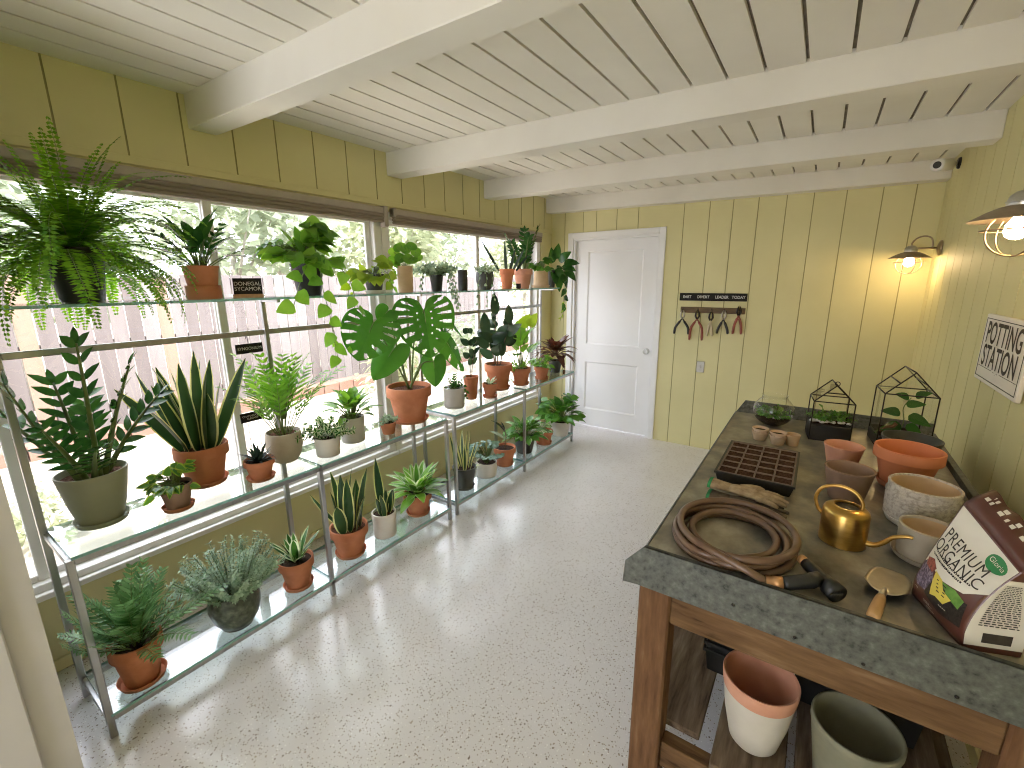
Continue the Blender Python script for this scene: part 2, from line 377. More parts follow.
def smooth_path(pts, n=6):
    """Catmull-Rom through pts"""
    pts = [V(p) for p in pts]; P = [pts[0]*2-pts[1]] + pts + [pts[-1]*2-pts[-2]]; out = []
    for i in range(1, len(P)-2):
        a, b, c, d = P[i-1], P[i], P[i+1], P[i+2]
        for k in range(n):
            t = k/n
            out.append(.5*((2*b)+(c-a)*t+(2*a-5*b+4*c-d)*t*t+(3*b-3*c+d-a)*t**3))
    out.append(pts[-1]); return out
def azel(az, el): return V((cos(az)*cos(el), sin(az)*cos(el), sin(el)))
U = RND.uniform
# ------------------------------------------------------------ pots
def pot_profile(style, r, h):
    t = min(.006, r*.12)
    if style == 'terra':      # flower pot with a rim band
        return [(0,0),(r*.62,0),(r*.66,.004),(r*.88,h*.70),(r*.885,h*.71),(r*.985,h*.715),(r,h*.73),(r,h*.975),(r*.985,h),(r*.92,h),(r*.90,h*.97),(r*.82,h*.7),(r*.55,h*.08),(0,h*.07)]
    if style == 'plain':      # tapered, no band
        return [(0,0),(r*.66,0),(r*.70,.004),(r*.97,h*.93),(r,h*.96),(r,h),(r-t,h),(r-t*1.6,h*.95),(r*.62,h*.06),(0,h*.05)]
    if style == 'cyl':
        return [(0,0),(r*.90,0),(r*.93,.005),(r*.985,h*.9),(r,h*.985),(r-.002,h),(r-t,h),(r-t*1.3,h*.96),(r*.86,h*.06),(0,h*.05)]
    if style == 'round':
        return [(0,0),(r*.60,0),(r*.70,h*.03),(r*.93,h*.25),(r*1.07,h*.55),(r*1.04,h*.8),(r*1.0,h*.96),(r*.99,h),(r*.99-t,h),(r*.96-t,h*.9),(r*.9,h*.5),(r*.6,h*.06),(0,h*.05)]
    if style == 'cone':       # wide bowl-like taper with rounded lip
        return [(0,0),(r*.56,0),(r*.64,h*.03),(r*.80,h*.36),(r*.95,h*.8),(r,h*.96),(r*.995,h),(r*.95,h),(r*.93,h*.95),(r*.75,h*.36),(r*.5,h*.06),(0,h*.05)]
    if style == 'inv':        # wider at foot
        return [(0,0),(r*1.12,0),(r*1.16,h*.05),(r*1.10,h*.12),(r*.98,h*.9),(r,h),(r-t,h),(r-t*1.4,h*.9),(r*.9,h*.06),(0,h*.05)]
def make_pot(root, style, r, h, mat, saucer=None, sr=.92, soil='soil', sh=.88, seg=32):
    z0 = 0
    if saucer:
        mb = MB(); q = r*sr; hh = min(.022, h*.16)
        mb.lathe([(0,0),(q*.86,0),(q*.9,.002),(q,hh),(q*1.01,hh+.001),(q*.97,hh+.001),(q*.88,.006),(0,.006)], seg)
        sharpen(mb.build('saucer', M[saucer], root)); z0 = .0065
    mb = MB(); pr = pot_profile(style, r, h-z0); mb.lathe([(a, b+z0) for a, b in pr], seg)
    sharpen(mb.build('pot', M[mat], root))
    zs = z0+(h-z0)*sh
    if soil:
        # radius of the inside at soil height
        ri = r*.86
        ins = pr[len(pr)//2:]
        for (a, b), (c, d) in zip(pr[6:], pr[7:]):
            if d < b and d <= (h-z0)*sh <= b: ri = c+(a-c)*((h-z0)*sh-d)/max(b-d, 1e-6)
        mb = MB(); rows = [[mb.vert((0,0,zs+.006))]]
        for j in range(1, 6):
            rr = ri*.995*j/5
            rows.append([mb.vert((rr*cos(2*pi*k/20), rr*sin(2*pi*k/20), zs + (U(-.004,.006) if j < 5 else 0))) for k in range(20)])
        for k in range(20): mb.face((rows[0][0], rows[1][k], rows[1][(k+1)%20]), 0, True)
        for p, q in zip(rows[1:], rows[2:]):
            for k in range(20): mb.face((p[k], q[k], q[(k+1)%20], p[(k+1)%20]), 0, True)
        mb.build('soil', M[soil], root)
    return zs
TOCAM = V((.74,-.64,.22))
def discs(mb, z, spec, D):
    """round blades on thin stalks, facing the room; spec = (right, away, up)"""
    for (a, b, c) in spec:
        Q = IR*a + IT*b + Z*(z+c); mb.tube(smooth_path([Z*z, Z*z+(Q-Z*z)*.5+Z*.02, Q], 4), .0016, 5, 2, False)
        n = (TOCAM + V((U(-.4,.4),U(-.4,.4),U(0,.6)))).normalized(); s = n.orthogonal().normalized(); t = n.cross(s); d = D*U(.8,1.15)
        c0 = mb.vert(Q-n*.003); ring = [mb.vert(Q+s*(d/2*cos(q))+t*(d/2*sin(q))) for q in [2*pi*k/14 for k in range(14)]]
        for k in range(14): mb.face((c0, ring[k], ring[(k+1)%14]), 0, True)
IR = V((cos(YAW), -sin(YAW), 0)); IT = V((-IR.y, IR.x, 0))
# ------------------------------------------------------------ plants (all in pot coordinates, z = soil height)
def fronds(mb, z, n, Ln, el=(15,85), droop=(60,140), lw=.05, ll=.05, steps=22, az0=None, spread=2*pi, gap=1.0, r0=.02):
    for i in range(n):
        az = (i*2.39996 + U(-.3,.3)) if az0 is None else az0 + U(-spread/2, spread/2)
        e = radians(U(*el)); L_ = Ln*U(.7,1.05); dr = radians(U(*droop)); bend = U(-.4,.4)
        p = V((r0*cos(az)*U(.2,1), r0*sin(az)*U(.2,1), z)); pts = []
        for k in range(steps+1):
            t = k/steps; ee = e - dr*t**1.25
            d = azel(az+bend*t, ee); pts.append((p.copy(), d)); p = p + d*(L_/steps)
        mb.tube([q[0] for q in pts[::3]], [.0018*(1-.6*k/8) for k in range(len(pts[::3]))], 4, 2, False)
        for k in range(2, steps+1):
            t = k/steps; P, d = pts[k]
            s = d.cross(Z); s = s.normalized() if s.length > 1e-4 else V((1,0,0))
            up = s.cross(d)
            l = ll*(min(1, t*3.2)*(1.03-t)**.55)*U(.85,1.1)
            for sg in (-1,1):
                dd = (s*sg + d*.28 - up*U(.0,.25)).normalized()
                mb.blade(P+d*U(-.002,.002), dd, up, l, L_/steps*.92*gap)
def swords(mb, z, n, h, r, w=.05, lean=(.02,.4), seg=7, e=.76, hmin=.55, taper=(.8,.55), em=1):
    for i in range(n):
        az = i*2.39996+U(-.4,.4); rr = r*math.sqrt((i+.5)/n)*.6; ln = U(*lean)*(.3+.7*(i+.5)/n)
        P = V((rr*cos(az), rr*sin(az), z-.01)); d = azel(az, pi/2-ln); nn = azel(az+pi+U(-1.1,1.1), .0)
        hh = h*(U(hmin,1.0) if i else 1)
        mb.leaf(P, d, nn, hh, w*U(.8,1.15), taper[0], taper[1], U(-.15,.25), .35, seg, 0, em, e, .02)
def zz(mb, z, stems, h, r, ll=.09, lw=.04, pairs=8):
    for i, (az, ln, hh, cv) in enumerate(stems):
        P = V((r*.35*cos(az), r*.35*sin(az), z-.01)); pts = []; N = 14; st = h*hh/N
        for k in range(N+1):
            t = k/N; d = azel(az, pi/2-ln-cv*t); pts.append((P.copy(), d)); P = P+d*st
        mb.tube([p for p, d in pts], [.011*h/.5*(1-.8*k/N)+.0015 for k in range(N+1)], 7, 2)
        twist = U(-.5,.5)
        for k in range(pairs):
            t = .28+.70*k/(pairs-1); j = t*N; a = int(min(j, N-1)); q, d = pts[a][0].lerp(pts[a+1][0], j-a), pts[a][1]
            s = d.cross(azel(az+pi/2, .2)); s = d.cross(Z) if s.length < .1 else s
            s = (Matrix.Rotation(twist, 3, d) @ d.cross(azel(az+pi+.3, .4))).normalized(); up = s.cross(d)
            for sg in (-1,1):
                dd = (s*sg*1.0+d*(.55+.35*t)+up*U(-.1,.2)).normalized()
                mb.leaf(q, dd, up+d*.2, ll*U(.85,1.1)*(1-.25*abs(t-.5)), lw*U(.9,1.1), .75, .75, U(0,.35), .18, 4)
        mb.leaf(pts[-1][0], pts[-1][1], azel(az+pi,.3), ll*.7, lw*.8, .75, .75, .1, .2, 4)
def rosette(mb, z, n, Ln, W, el=(10,80), pet=.0, droop=(.2,.9), a=.7, b=.75, em=None, e=.75, fold=.25, seg=6, r0=.012, rev=False, lv=(.7,1.1), wave=0.):
    for i in range(n):
        t = (i+.5)/n; az = i*2.39996+U(-.25,.25)
        e_ = radians(el[1]+(el[0]-el[1])*t + U(-8,8)); l = Ln*U(*lv)
        P = V((r0*cos(az), r0*sin(az), z)); d = azel(az, e_)
        if pet > 0:
            e_ = min(e_, 1.2-.35*U(0,1)); d = azel(az, e_)
            q = pet*U(.6,1.15); de = azel(az, min(e_+.35, 1.5)); Q = P+de*q
            mb.tube([P, P+de*(q*.6)+Z*.004, Q], [.0028,.0024,.0018], 5, 2, False); P = Q
        s = d.cross(Z) if abs(d.z) < .98 else V((-sin(az), cos(az), 0))
        mb.leaf(P, d, s.cross(d), l, W*l/Ln*U(.85,1.15), a, b, U(*droop), fold, seg, 0, em, e, wave)
def mound(mb, z, n, R, H, Ln, W, a=.5, b=.75, em=None, e=.7, low=-.2, seg=5, droop=(.1,.6), cz=.35, squash=1.0, hang=.5):
    """petiole and leaf all around a dome"""
    for i in range(n):
        az = i*2.39996+U(-.5,.5); u = low+(1-low)*((i*.618034) % 1.0); el = math.asin(max(-1, min(1, u)))
        rr = U(.55,1.0); Q = V((cos(az)*cos(el)*R*rr, sin(az)*cos(el)*R*rr*squash, z+H*cz+H*(1-cz)*sin(el)*rr))
        P = V((U(-.012,.012), U(-.012,.012), z)); m_ = P.lerp(Q, .5)+Z*(.15*R)
        mb.tube([P, m_, Q], [.0020,.0018,.0014], 4, 2, False)
        d = (azel(az+U(-.6,.6), .15) - Z*hang*U(.3,1.2)).normalized(); nn = (Z*.7+azel(az,.3)*.6+TOCAM*.85+V((U(-.5,.5),U(-.5,.5),U(-.2,.3))))
        mb.leaf(Q, d, nn, Ln*U(.7,1.15), W*U(.75,1.15), a, b, U(*droop), .15, seg, 0, em, e)
def vine(mb, pts, Ln, W, step=.05, a=.5, b=.75, em=None, e=.7, m=0, start=0, jitter=.25, flat=.0):
    path = smooth_path(pts, 6); mb.tube(path, .0019, 5, 2, False)
    acc = 0; k = 0
    for p, q in zip(path, path[1:]):
        acc += (q-p).length
        if acc > step:
            acc = 0; k += 1
            d = (q-p).normalized(); s = d.cross(V((1,0,0))) if abs(d.x) < .9 else d.cross(Z)
            s = s.normalized()*(1 if k % 2 else -1)
            dd = (s*.8 + d*.6 + V((U(-1,1),U(-1,1),U(-1,.4)))*jitter).normalized()
            mb.leaf(q, dd, V((1,-.35,.35))+V((U(-.4,.4),U(-.4,.4),U(-.3,.3))), Ln*U(.75,1.1), W*U(.8,1.1), a, b, U(.1,.5), .12, 5, m, em, e)
def bush(mb, z, n, R, H, Ln, W, per=14, a=.6, b=.8, em=None, e=.7, spread=1.0, droop=.5, upf=.75, r0=.02, whorl=2, lm=0):
    for i in range(n):
        az = i*2.39996+U(-.4,.4); k_ = math.sqrt((i+.5)/n)
        e0 = radians(88-60*k_*spread*U(.6,1.1)); h = H*U(.65,1.0)*(1 if k_ < .7 else .9)
        P = V((r0*k_*cos(az), r0*k_*sin(az), z)); pts = [P.copy()]; N = per; L_ = math.hypot(h*upf, R*k_*spread)*1.05
        for j in range(N):
            t = j/N; d = azel(az+.3*sin(i+t*3), e0-droop*t); P = P+d*(L_/N); pts.append(P.copy())
        mb.tube(pts[::2], .0014, 4, 2, False)
        for j in range(2, N+1):
            d = (pts[j]-pts[j-1]).normalized(); s = d.orthogonal().normalized(); s = Matrix.Rotation(j*1.4+i, 3, d) @ s
            for w_ in range(whorl):
                dd = (Matrix.Rotation(2*pi*w_/whorl, 3, d) @ s)
                mb.leaf(pts[j], (dd+d*.5).normalized(), d+dd*.1+Z*.4, Ln*U(.7,1.15), W*U(.8,1.15), a, b, U(0,.5), .15, 3, lm, em, e)
def palm(mb, z, n, Ln, ll, lw, el=(25,88), droop=(.5,1.2), pairs=9, bare=.35, r0=.02, seg=4):
    for i in range(n):
        t_ = (i+.5)/n; az = i*2.39996+U(-.3,.3); e0 = radians(el[1]+(el[0]-el[1])*t_+U(-6,6)); dr = U(*droop); L_ = Ln*U(.75,1.05)
        P = V((r0*t_*cos(az), r0*t_*sin(az), z-.005)); N = 12; pts = []
        for k in range(N+1):
            t = k/N; d = azel(az, e0-dr*t*t); pts.append((P.copy(), d)); P = P+d*(L_/N)
        mb.tube([p for p, d in pts], [.0028*(1-.75*k/N) for k in range(N+1)], 5, 2, False)
        for k in range(pairs):
            t = bare+(1-bare)*k/(pairs-1); j = t*N; a = int(min(j, N-1)); q, d = pts[a][0].lerp(pts[a+1][0], j-a), pts[a][1]
            s = d.cross(Z); s = s.normalized() if s.length > .05 else V((-sin(az), cos(az), 0)); up = s.cross(d)
            l = ll*(1-.45*abs(2*(k/(pairs-1))-.8))*U(.85,1.1)
            for sg in (-1,1):
                mb.leaf(q, (s*sg*.8+d*.75+up*U(-.05,.15)).normalized(), up, l, lw*U(.85,1.15), .7, .8, U(.1,.5), .2, seg)
def monstera_leaf(mb, B, T, n, W, slits=7, cut=(.30,.96), nu=84, nt=18, holes=0, m=0, cup=.12):
    """split leaf: B = where the stalk meets the blade, T = tip, n = facing normal, W = full width"""
    B, T = V(B), V(T); ax = T-B; Ln = ax.length; d = ax.normalized(); s = d.cross(V(n)).normalized(); nn = s.cross(d)
    def outline(u):   # u 0 = top of the sinus, 1 = tip; heart outline of one half
        pts = [(.01,.02),(.06,-.17),(.20,-.27),(.36,-.25),(.47,-.10),(.50,.10),(.47,.32),(.39,.55),(.26,.77),(.10,.94),(0,1.0)]
        x = u*(len(pts)-1); i = int(min(x, len(pts)-2)); f = x-i
        P0, P1, P2, P3 = pts[max(i-1,0)], pts[i], pts[i+1], pts[min(i+2, len(pts)-1)]
        g = lambda a,b,c,e: .5*((2*b)+(c-a)*f+(2*a-5*b+4*c-e)*f*f+(3*b-3*c+e-a)*f**3)
        return g(P0[0],P1[0],P2[0],P3[0]), g(P0[1],P1[1],P2[1],P3[1])
    def rib(u): return max(0, (u-.32)/.68)**1.55
    for sg in (-1,1):
        grid = []
        for i in range(nu+1):
            u = i/nu; x, y = outline(u); y0 = rib(u); row = []
            for j in range(nt+1):
                t = j/nt; tt = t**.92
                px, py = x*tt, y0+(y-y0)*(tt**1.25)
                zc = -cup*Ln*((px*2)**2)*.5 - .10*Ln*max(0,py-.3)**2 + .012*Ln*sin(u*22)*t
                row.append(mb.vert(B + d*(py*Ln) + s*(sg*px*W) + nn*(zc)))
            grid.append(row)
        us = [.25+.68*(k+.5)/max(slits,1) for k in range(slits)]
        for i in range(nu):
            u = (i+.5)/nu
            for j in range(nt):
                t = (j+.5)/nt; rem = False
                for k, uc in enumerate(us):
                    lo = cut[0]+.05*((k*7+int(sg)) % 3); hi = cut[1] if (k+(sg > 0)) % 4 else 1.1
                    hw = .0125*(.45+1.1*sin(pi*min(1,max(0,(t-lo)/(max(hi,1)-lo))))) if lo < t < hi else 0
                    if abs(u-uc) < hw: rem = True
                for k, uc in enumerate(us[1:5]):
                    if holes and abs(u-uc-.05) < .012 and .14 < t < .24: rem = True
                if not rem:
                    q = (grid[i][j], grid[i+1][j], grid[i+1][j+1], grid[i][j+1])
                    mb.face(q if sg > 0 else q[::-1], m, True)
    mb.tube([B+nn*.001, B+d*(Ln*.5)-nn*(.004), B+d*(Ln*.93)-nn*(.10*Ln*.63**2+.001)], [.0028,.002,.0008], 5, 2, False)
PLANTS = {}
def potted(name, label, cat, base, rimy, rimw, z, style, mat, fol, saucer=None, sr=.92, soil='soil', sh=.88, xline=None, group=None, rot=0, leafs=('mid','margin','stem'), rscale=1.0, parts=('leaves',), href=None, ymin=None):
    """base: pixel of the foot's near edge on the shelf plane z (or of the pot centre when xline gives the shelf line)"""
    if xline is None:
        b = onz(base[0], base[1], z); dh = math.hypot(b.x, b.y)
        dep = (b-V((0,0,EYE))).dot(fwd); ct = (b.x*fwd.x+b.y*fwd.y)/(dh*math.hypot(fwd.x,fwd.y))
        r = rimw*dep*ct/F/2*rscale
        c = V((b.x+b.x/dh*r*.72, b.y+b.y/dh*r*.72, z))
    else:
        b = onx(base[0], base[1], xline); dh = math.hypot(b.x, b.y); dep = (b-V((0,0,EYE))).dot(fwd)
        ct = (b.x*fwd.x+b.y*fwd.y)/(dh*math.hypot(fwd.x,fwd.y)); r = rimw*dep*ct/F/2*rscale; c = V((b.x, b.y, z))
    h = z_at(c.x, c.y, rimy)-z if href is None else href
    root = thing(name, label, cat, c, rot, group)
    zs = make_pot(root, style, r, h, mat, saucer, sr, soil, sh)
    mb = MB(); fol(mb, zs, r, h)
    if ymin is not None:      # foliage bends along the wall end instead of through it
        lim = ymin-c.y; k = .14
        mb.v = [(x, y if y > lim+k else lim+k*math.exp((y-lim-k)/k), q) for x, y, q in mb.v]
    mb.build(parts[0], [L[k] for k in leafs], root)
    PLANTS[name+label] = (root, r, h)
    print('%-18s %-52s c=(%.2f,%.2f) r=%.3f h=%.3f' % (name, label[:52], c.x, c.y, r, h))
    return root, r, h, zs
# ============================================================ THE ROOM
XL, XR, YB, YF, ZC = -2.48, .62, 4.42, -2.4, 2.41
def sbox(name, lo, hi, mat, bevel=0, parent=None):
    mb = MB(); mb.box(lo, hi, 0, bevel); o = mb.build(name, M[mat], parent)
    return struct(o) if parent is None else o
struct(sbox('floor', (XL-.12,YF,-.06), (XR+.1,YB+.12,0), 'terrazzo'), 'speckled cream terrazzo floor of the potting room', 'floor')
# left wall: parapet, head board, reveal at the far end
mb = MB(); cuts = [.578-.2165*k for k in range(1,14)] + [.578+.2165*k for k in range(0,18)]; cuts.sort()
mb.grooved('y', YF, YB, cuts, -.0035, 2.09, ZC+.03, XL)
mb.box((XL-.12,YF,2.06),(XL-.006,YB,ZC+.03)); mb.box((XL-.006,YF,2.06),(XL,YB,2.09))
mb.box((XL-.12,YF,0),(XL,YB,.35)); mb.box((XL-.12,4.21,.35),(XL,YB,2.06)); mb.box((XL-.12,YF,.35),(XL,-.5,2.06))
wl = struct(mb.build('wall_left', [M['yellow'], M['gap']]), 'pale yellow-green board wall around the long window', 'wall')
sbox('trim_1', (XL,YF,2.088), (XL+.012,YB,2.122), 'yellow', .003)['label'] = 'yellow-green ledger strip above the window blinds'
mb = MB(); mb.grooved('x', XL, XR, [-2.32,-1.965,-1.75,-1.535,-1.32,-1.115,-.899,-.713,-.522,-.322,-.140,.067,.283,.468], .006, 0, ZC+.03, YB)
mb2 = MB()
# back wall with the door opening cut out of the sheet
DX0, DX1, DZ = -2.215, -1.318, 2.02
mb = MB(); cb = [-2.32,-2.11,-1.965,-1.75,-1.535,-1.115,-.899,-.713,-.522,-.322,-.140,.067,.283,.468]
mb.grooved('x', XL, DX0, cb, .0035, 0, ZC+.03, YB); mb.grooved('x', DX0, DX1, cb, .0035, DZ, ZC+.03, YB); mb.grooved('x', DX1, XR, cb, .0035, 0, ZC+.03, YB)
mb.box((XL-.1,YB+.006,0),(DX0,YB+.12,ZC+.03)); mb.box((DX1,YB+.006,0),(XR+.1,YB+.12,ZC+.03)); mb.box((DX0,YB+.006,DZ),(DX1,YB+.12,ZC+.03))
struct(mb.build('wall_back', [M['yellow'], M['gap']]), 'yellow-green board wall with the white door', 'wall')
mb = MB(); mb.grooved('y', YF, YB, [-2.2+.197*k for k in range(40)], .005, 0, ZC+.03, XR)
mb.box((XR+.005,YF,0),(XR+.1,YB,ZC+.03))
struct(mb.build('wall_right', [M['yellow'], M['yellow']]), 'yellow-green board wall behind the workbench', 'wall')
mb = MB(); g = .006
xs = sorted([-.009+.1365*k for k in range(-20, 6)])
pts = [XL] + [x for x in xs if XL+.03 < x < XR-.02] + [XR]
for i, (a, b) in enumerate(zip(pts, pts[1:])):
    a2 = a+(g if i else 0); b2 = b-(g if b < XR-.001 else 0)
    mb.poly([(a2,YF,ZC),(b2,YF,ZC),(b2,YB,ZC),(a2,YB,ZC)][::-1])
    if i:
        for (p, q, z0, z1) in ((a-g,a-g,ZC,ZC+.014),(a+g,a+g,ZC+.014,ZC)):
            mb.poly([(p,YF,z0),(p,YB,z0),(q,YB,z1),(q,YF,z1)], 0)
        mb.poly([(a-g,YF,ZC+.014),(a+g,YF,ZC+.014),(a+g,YB,ZC+.014),(a-g,YB,ZC+.014)], 1)
mb.box((XL-.2,YF,ZC+.015),(XR+.3,YB+.4,ZC+.14))
mb.v = [(x, y, z+.015-.018*(x-XL)) for x, y, z in mb.v]
struct(mb.build('ceiling', [M['ceil'], M['plankgap']]), 'white painted tongue and groove board ceiling', 'ceiling')
for k, (a, b, lab) in enumerate(((1.035,1.155,'white ceiling beam nearest the camera'), (2.185,2.315,'second white ceiling beam from the camera'), (3.235,3.375,'third white ceiling beam from the camera'), (4.295,4.42,'white ceiling beam against the back wall'))):
    o = sbox('ceiling_beam' + ('' if not k else '.%03d' % k), (XL,a,2.272), (XR,b,ZC+.01), 'ceil', .004); o['label'] = lab
    for v in o.data.vertices: v.co.z += .012-.013*(v.co.x-XL)
sbox('baseboard_left', (XL,YF,.008), (XL+.012,YB,.06), 'yellow', .003)
sbox('baseboard_right', (XR-.012,YF,.0), (XR,YB,.06), 'yellow', .003)
mb = MB(); mb.box((XL-.1,YF-.1,0),(-1.55,YF,ZC+.03)); mb.box((-.2,YF-.1,0),(XR+.1,YF,ZC+.03)); mb.box((-1.55,YF-.1,2.12),(-.2,YF,ZC+.03))  # unseen wall; its doorway opening is added and sized for fill daylight
struct(mb.build('wall_behind', M['yellow']), 'unseen wall behind the viewer with a doorway added to let in daylight', 'wall')
# near doorway jamb on the left
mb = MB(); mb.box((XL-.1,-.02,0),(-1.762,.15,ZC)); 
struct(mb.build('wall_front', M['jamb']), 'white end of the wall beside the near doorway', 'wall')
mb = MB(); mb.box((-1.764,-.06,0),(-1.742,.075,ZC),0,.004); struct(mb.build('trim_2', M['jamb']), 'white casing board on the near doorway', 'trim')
# ------------------------------------------------------------ door
door = thing('door_1', 'white two-panel door in the back wall', 'door', (DX0, YB, 0)); door['kind'] = 'structure'
dw = DX1-DX0
mb = MB()
mb.box((-.058,-.018,0),(0,.0,DZ+.058),0,.004); mb.box((dw,-.018,0),(dw+.058,.0,DZ+.058),0,.004); mb.box((0,-.0175,DZ),(dw,.0,DZ+.0575),0,.004)
mb.box((0,-.002,0),(.02,.10,DZ)); mb.box((dw-.02,-.002,0),(dw,.10,DZ)); mb.box((.02,-.002,DZ-.02),(dw-.02,.10,DZ))
mb.build('door_casing', M['door'], door)
mb = MB(); Y0, Y1 = .035, .075; x0, x1, xa, xb = .022, dw-.022, .155, dw-.155
zz_ = (.008, .20, .735, .925, 1.89, DZ-.022)
def fr(a, b, c, d, y=Y0): mb.box((a,y,b),(c,Y1,d))
fr(x0,zz_[0],xa,zz_[5]); fr(xb,zz_[0],x1,zz_[5])
for i in (0,2,4): fr(xa,zz_[i],xb,zz_[i+1])
for i in (1,3):
    a, b = zz_[i], zz_[i+1]; q = .016; y2 = Y0+.013
    for P in ([(xa,Y0,a),(xb,Y0,a),(xb-q,y2,a+q),(xa+q,y2,a+q)],[(xb,Y0,a),(xb,Y0,b),(xb-q,y2,b-q),(xb-q,y2,a+q)],[(xb,Y0,b),(xa,Y0,b),(xa+q,y2,b-q),(xb-q,y2,b-q)],[(xa,Y0,b),(xa,Y0,a),(xa+q,y2,a+q),(xa+q,y2,b-q)]): mb.poly(P)
    mb.poly([(xa+q,y2,a+q),(xb-q,y2,a+q),(xb-q,y2,b-q),(xa+q,y2,b-q)])
leafd = mb.build('door_leaf', M['door'], door)
mb = MB(); T = [(0,0),(.028,0),(.028,.004),(.011,.008),(.010,.028),(.024,.036),(.029,.050),(.024,.062),(0,.066)]
mb.lathe(T, 20); k = mb.build('door_knob', M['silver'], leafd); k.location = (dw-.068, Y0, .90); k.rotation_euler = (pi/2,0,0); k['label'] = 'satin nickel round door knob'
sharpen(k)
# ------------------------------------------------------------ windows
def window(n, y0, y1, mull, lab):
    w = thing('window_%d' % n, lab, 'window', (XL, 0, 0)); w['kind'] = 'structure'
    z0, z1 = .35, 2.06
    mb = MB()
    mb.box((-.115,y0,z0),(-.0,y1,z0+.018),0,.002); mb.box((-.002,y0,z0-.004),(.022,y1,z0+.022),0,.004)
    mb.box((-.10,y0,z0+.018),(-.015,y1,z0+.05),0,.003)
    mb.box((-.10,y0,z1-.055),(-.02,y1,z1),0,.003)
    mb.box((-.10,y0,z0+.05),(-.015,y0+.06,z1-.055),0,.003); mb.box((-.10,y1-.06,z0+.05),(-.015,y1,z1-.055),0,.003)
    mb.build('window_frame', M['white'], w)
    ys = [y0+.06]+list(mull)+[y1-.06]; 
    for i, (a, b) in enumerate(zip(ys, ys[1:])):
        mb = MB(); xo = -.075 if i % 2 else -.055; t = .028; z2, z3 = z0+.05, z1-.055; ov = .018
        a2 = a-(ov if i else 0); b2 = b+(ov if i < len(ys)-2 else 0)
        mb.box((xo-.02,a2,z2),(xo,a2+t+.012,z3),0,.003); mb.box((xo-.02,b2-t-.012,z2),(xo,b2,z3),0,.003)
        mb.box((xo-.02,a2+t+.012,z2),(xo,b2-t-.012,z2+t),0,.003); mb.box((xo-.02,a2+t+.012,z3-t),(xo,b2-t-.012,z3),0,.003)
        s = mb.build('window_sash', M['white'], w)
        mb = MB(); mb.box((xo-.013,a2+t+.012,z2+t),(xo-.008,b2-t-.012,z3-t)); mb.build('pane', M['pane'], s)
window(1, -.5, 2.118, (.26, 1.085), 'near white-framed sliding window behind the plant racks')
window(2, 2.122, 4.205, (3.21,), 'far white-framed sliding window behind the plant racks')
# blinds rolled up under the head
for (y0, y1, lab) in ((-.45,2.135,'near taupe roman blind pulled up above the window'),(2.185,4.16,'far taupe roman blind pulled up above the window')):
    b = thing('roman_blind', lab, 'blind', (XL,(y0+y1)/2,1.97), 0, 'window blinds'); h = (y1-y0)/2
    mb = MB(); mb.box((.003,-h,.066),(.042,h,.104),0,.004); mb.build('headrail', M['blindlight'], b)
    mb = MB()
    for i in range(3): mb.box((.004+.002*i,-h+.01,.047-.019*i),(.046-.003*i,h-.01,.0652-.019*i),0,.005)
    mb.build('gathered_fabric', M['blind'], b)
    mb = MB(); mb.box((-.0,h-.035,-.018),(.05,h+.0,.112),0,.004) if y1 < 3 else mb.box((.0,-h,.055),(.05,-h+.02,.11),0,.004)
    mb.build('end_bracket', M['blindlight'], b)
# ------------------------------------------------------------ wall plate, security camera
o = MB(); o.box((-.034,-.007,-.052),(.034,0,.052),0,.004)
p = thing('switch_plate', 'small grey switch plate on the back wall under the tool rail', 'switch', (-.862, YB, .798))
o.build('plate', M['plate'], p)
mb = MB(); mb.box((-.007,-.014,-.013),(.007,-.006,.013),0,.002); mb.build('toggle', M['plate'], p)
# ============================================================ OUTDOORS
mb = MB(); mb.box((-40,-30,-.25),(XL-.125,40,-.05)); struct(mb.build('ground', M['sand']), 'pale sandy yard outside the window', 'ground')
fx = -6.5
f = thing('wooden_fence', 'weathered pale board fence across the yard outside', 'fence', (fx, 0, -.05))
for k in range(3):
    mb = MB(); z = (.22,.95,1.62)[k]; mb.box((-.09,-5,z),(-.03,14,z+.09),0,.006); mb.build('fence_rail', M['fence'], f)
y = -4.6; i = 0
while y < 13.5:
    w = U(.135,.155); mb = MB(); mb.box((-.03+U(-.004,.004),y,.03),(-.008,y+w-.012,1.74+U(-.02,.02)),0,.003)
    if -2 < y < 9: mb.build('fence_board', M['fenceorange'] if i in (26,38,46) else M['fence'], f, **({'label':'newer orange board'} if i in (26,38,46) else {}))
    y += w; i += 1
mb = MB()
for k in range(70):
    y = -5+k*.26; mb.box((-6.25+U(-.01,.01),y,-.06),(-6.02,y+.245,.09+U(-.008,.008)),0,.012)
struct(mb.build('brick_edging', M['brick']), 'pink brick edging along the fence', 'edging')
mb = MB()
for k in range(40):
    y = -4+k*.26; mb.box((-3.38+U(-.01,.01),y,-.06),(-3.17,y+.245,.03+U(-.008,.008)),0,.012)
struct(mb.build('brick_path', M['brick']), 'brick strip in the yard just below the window', 'path')
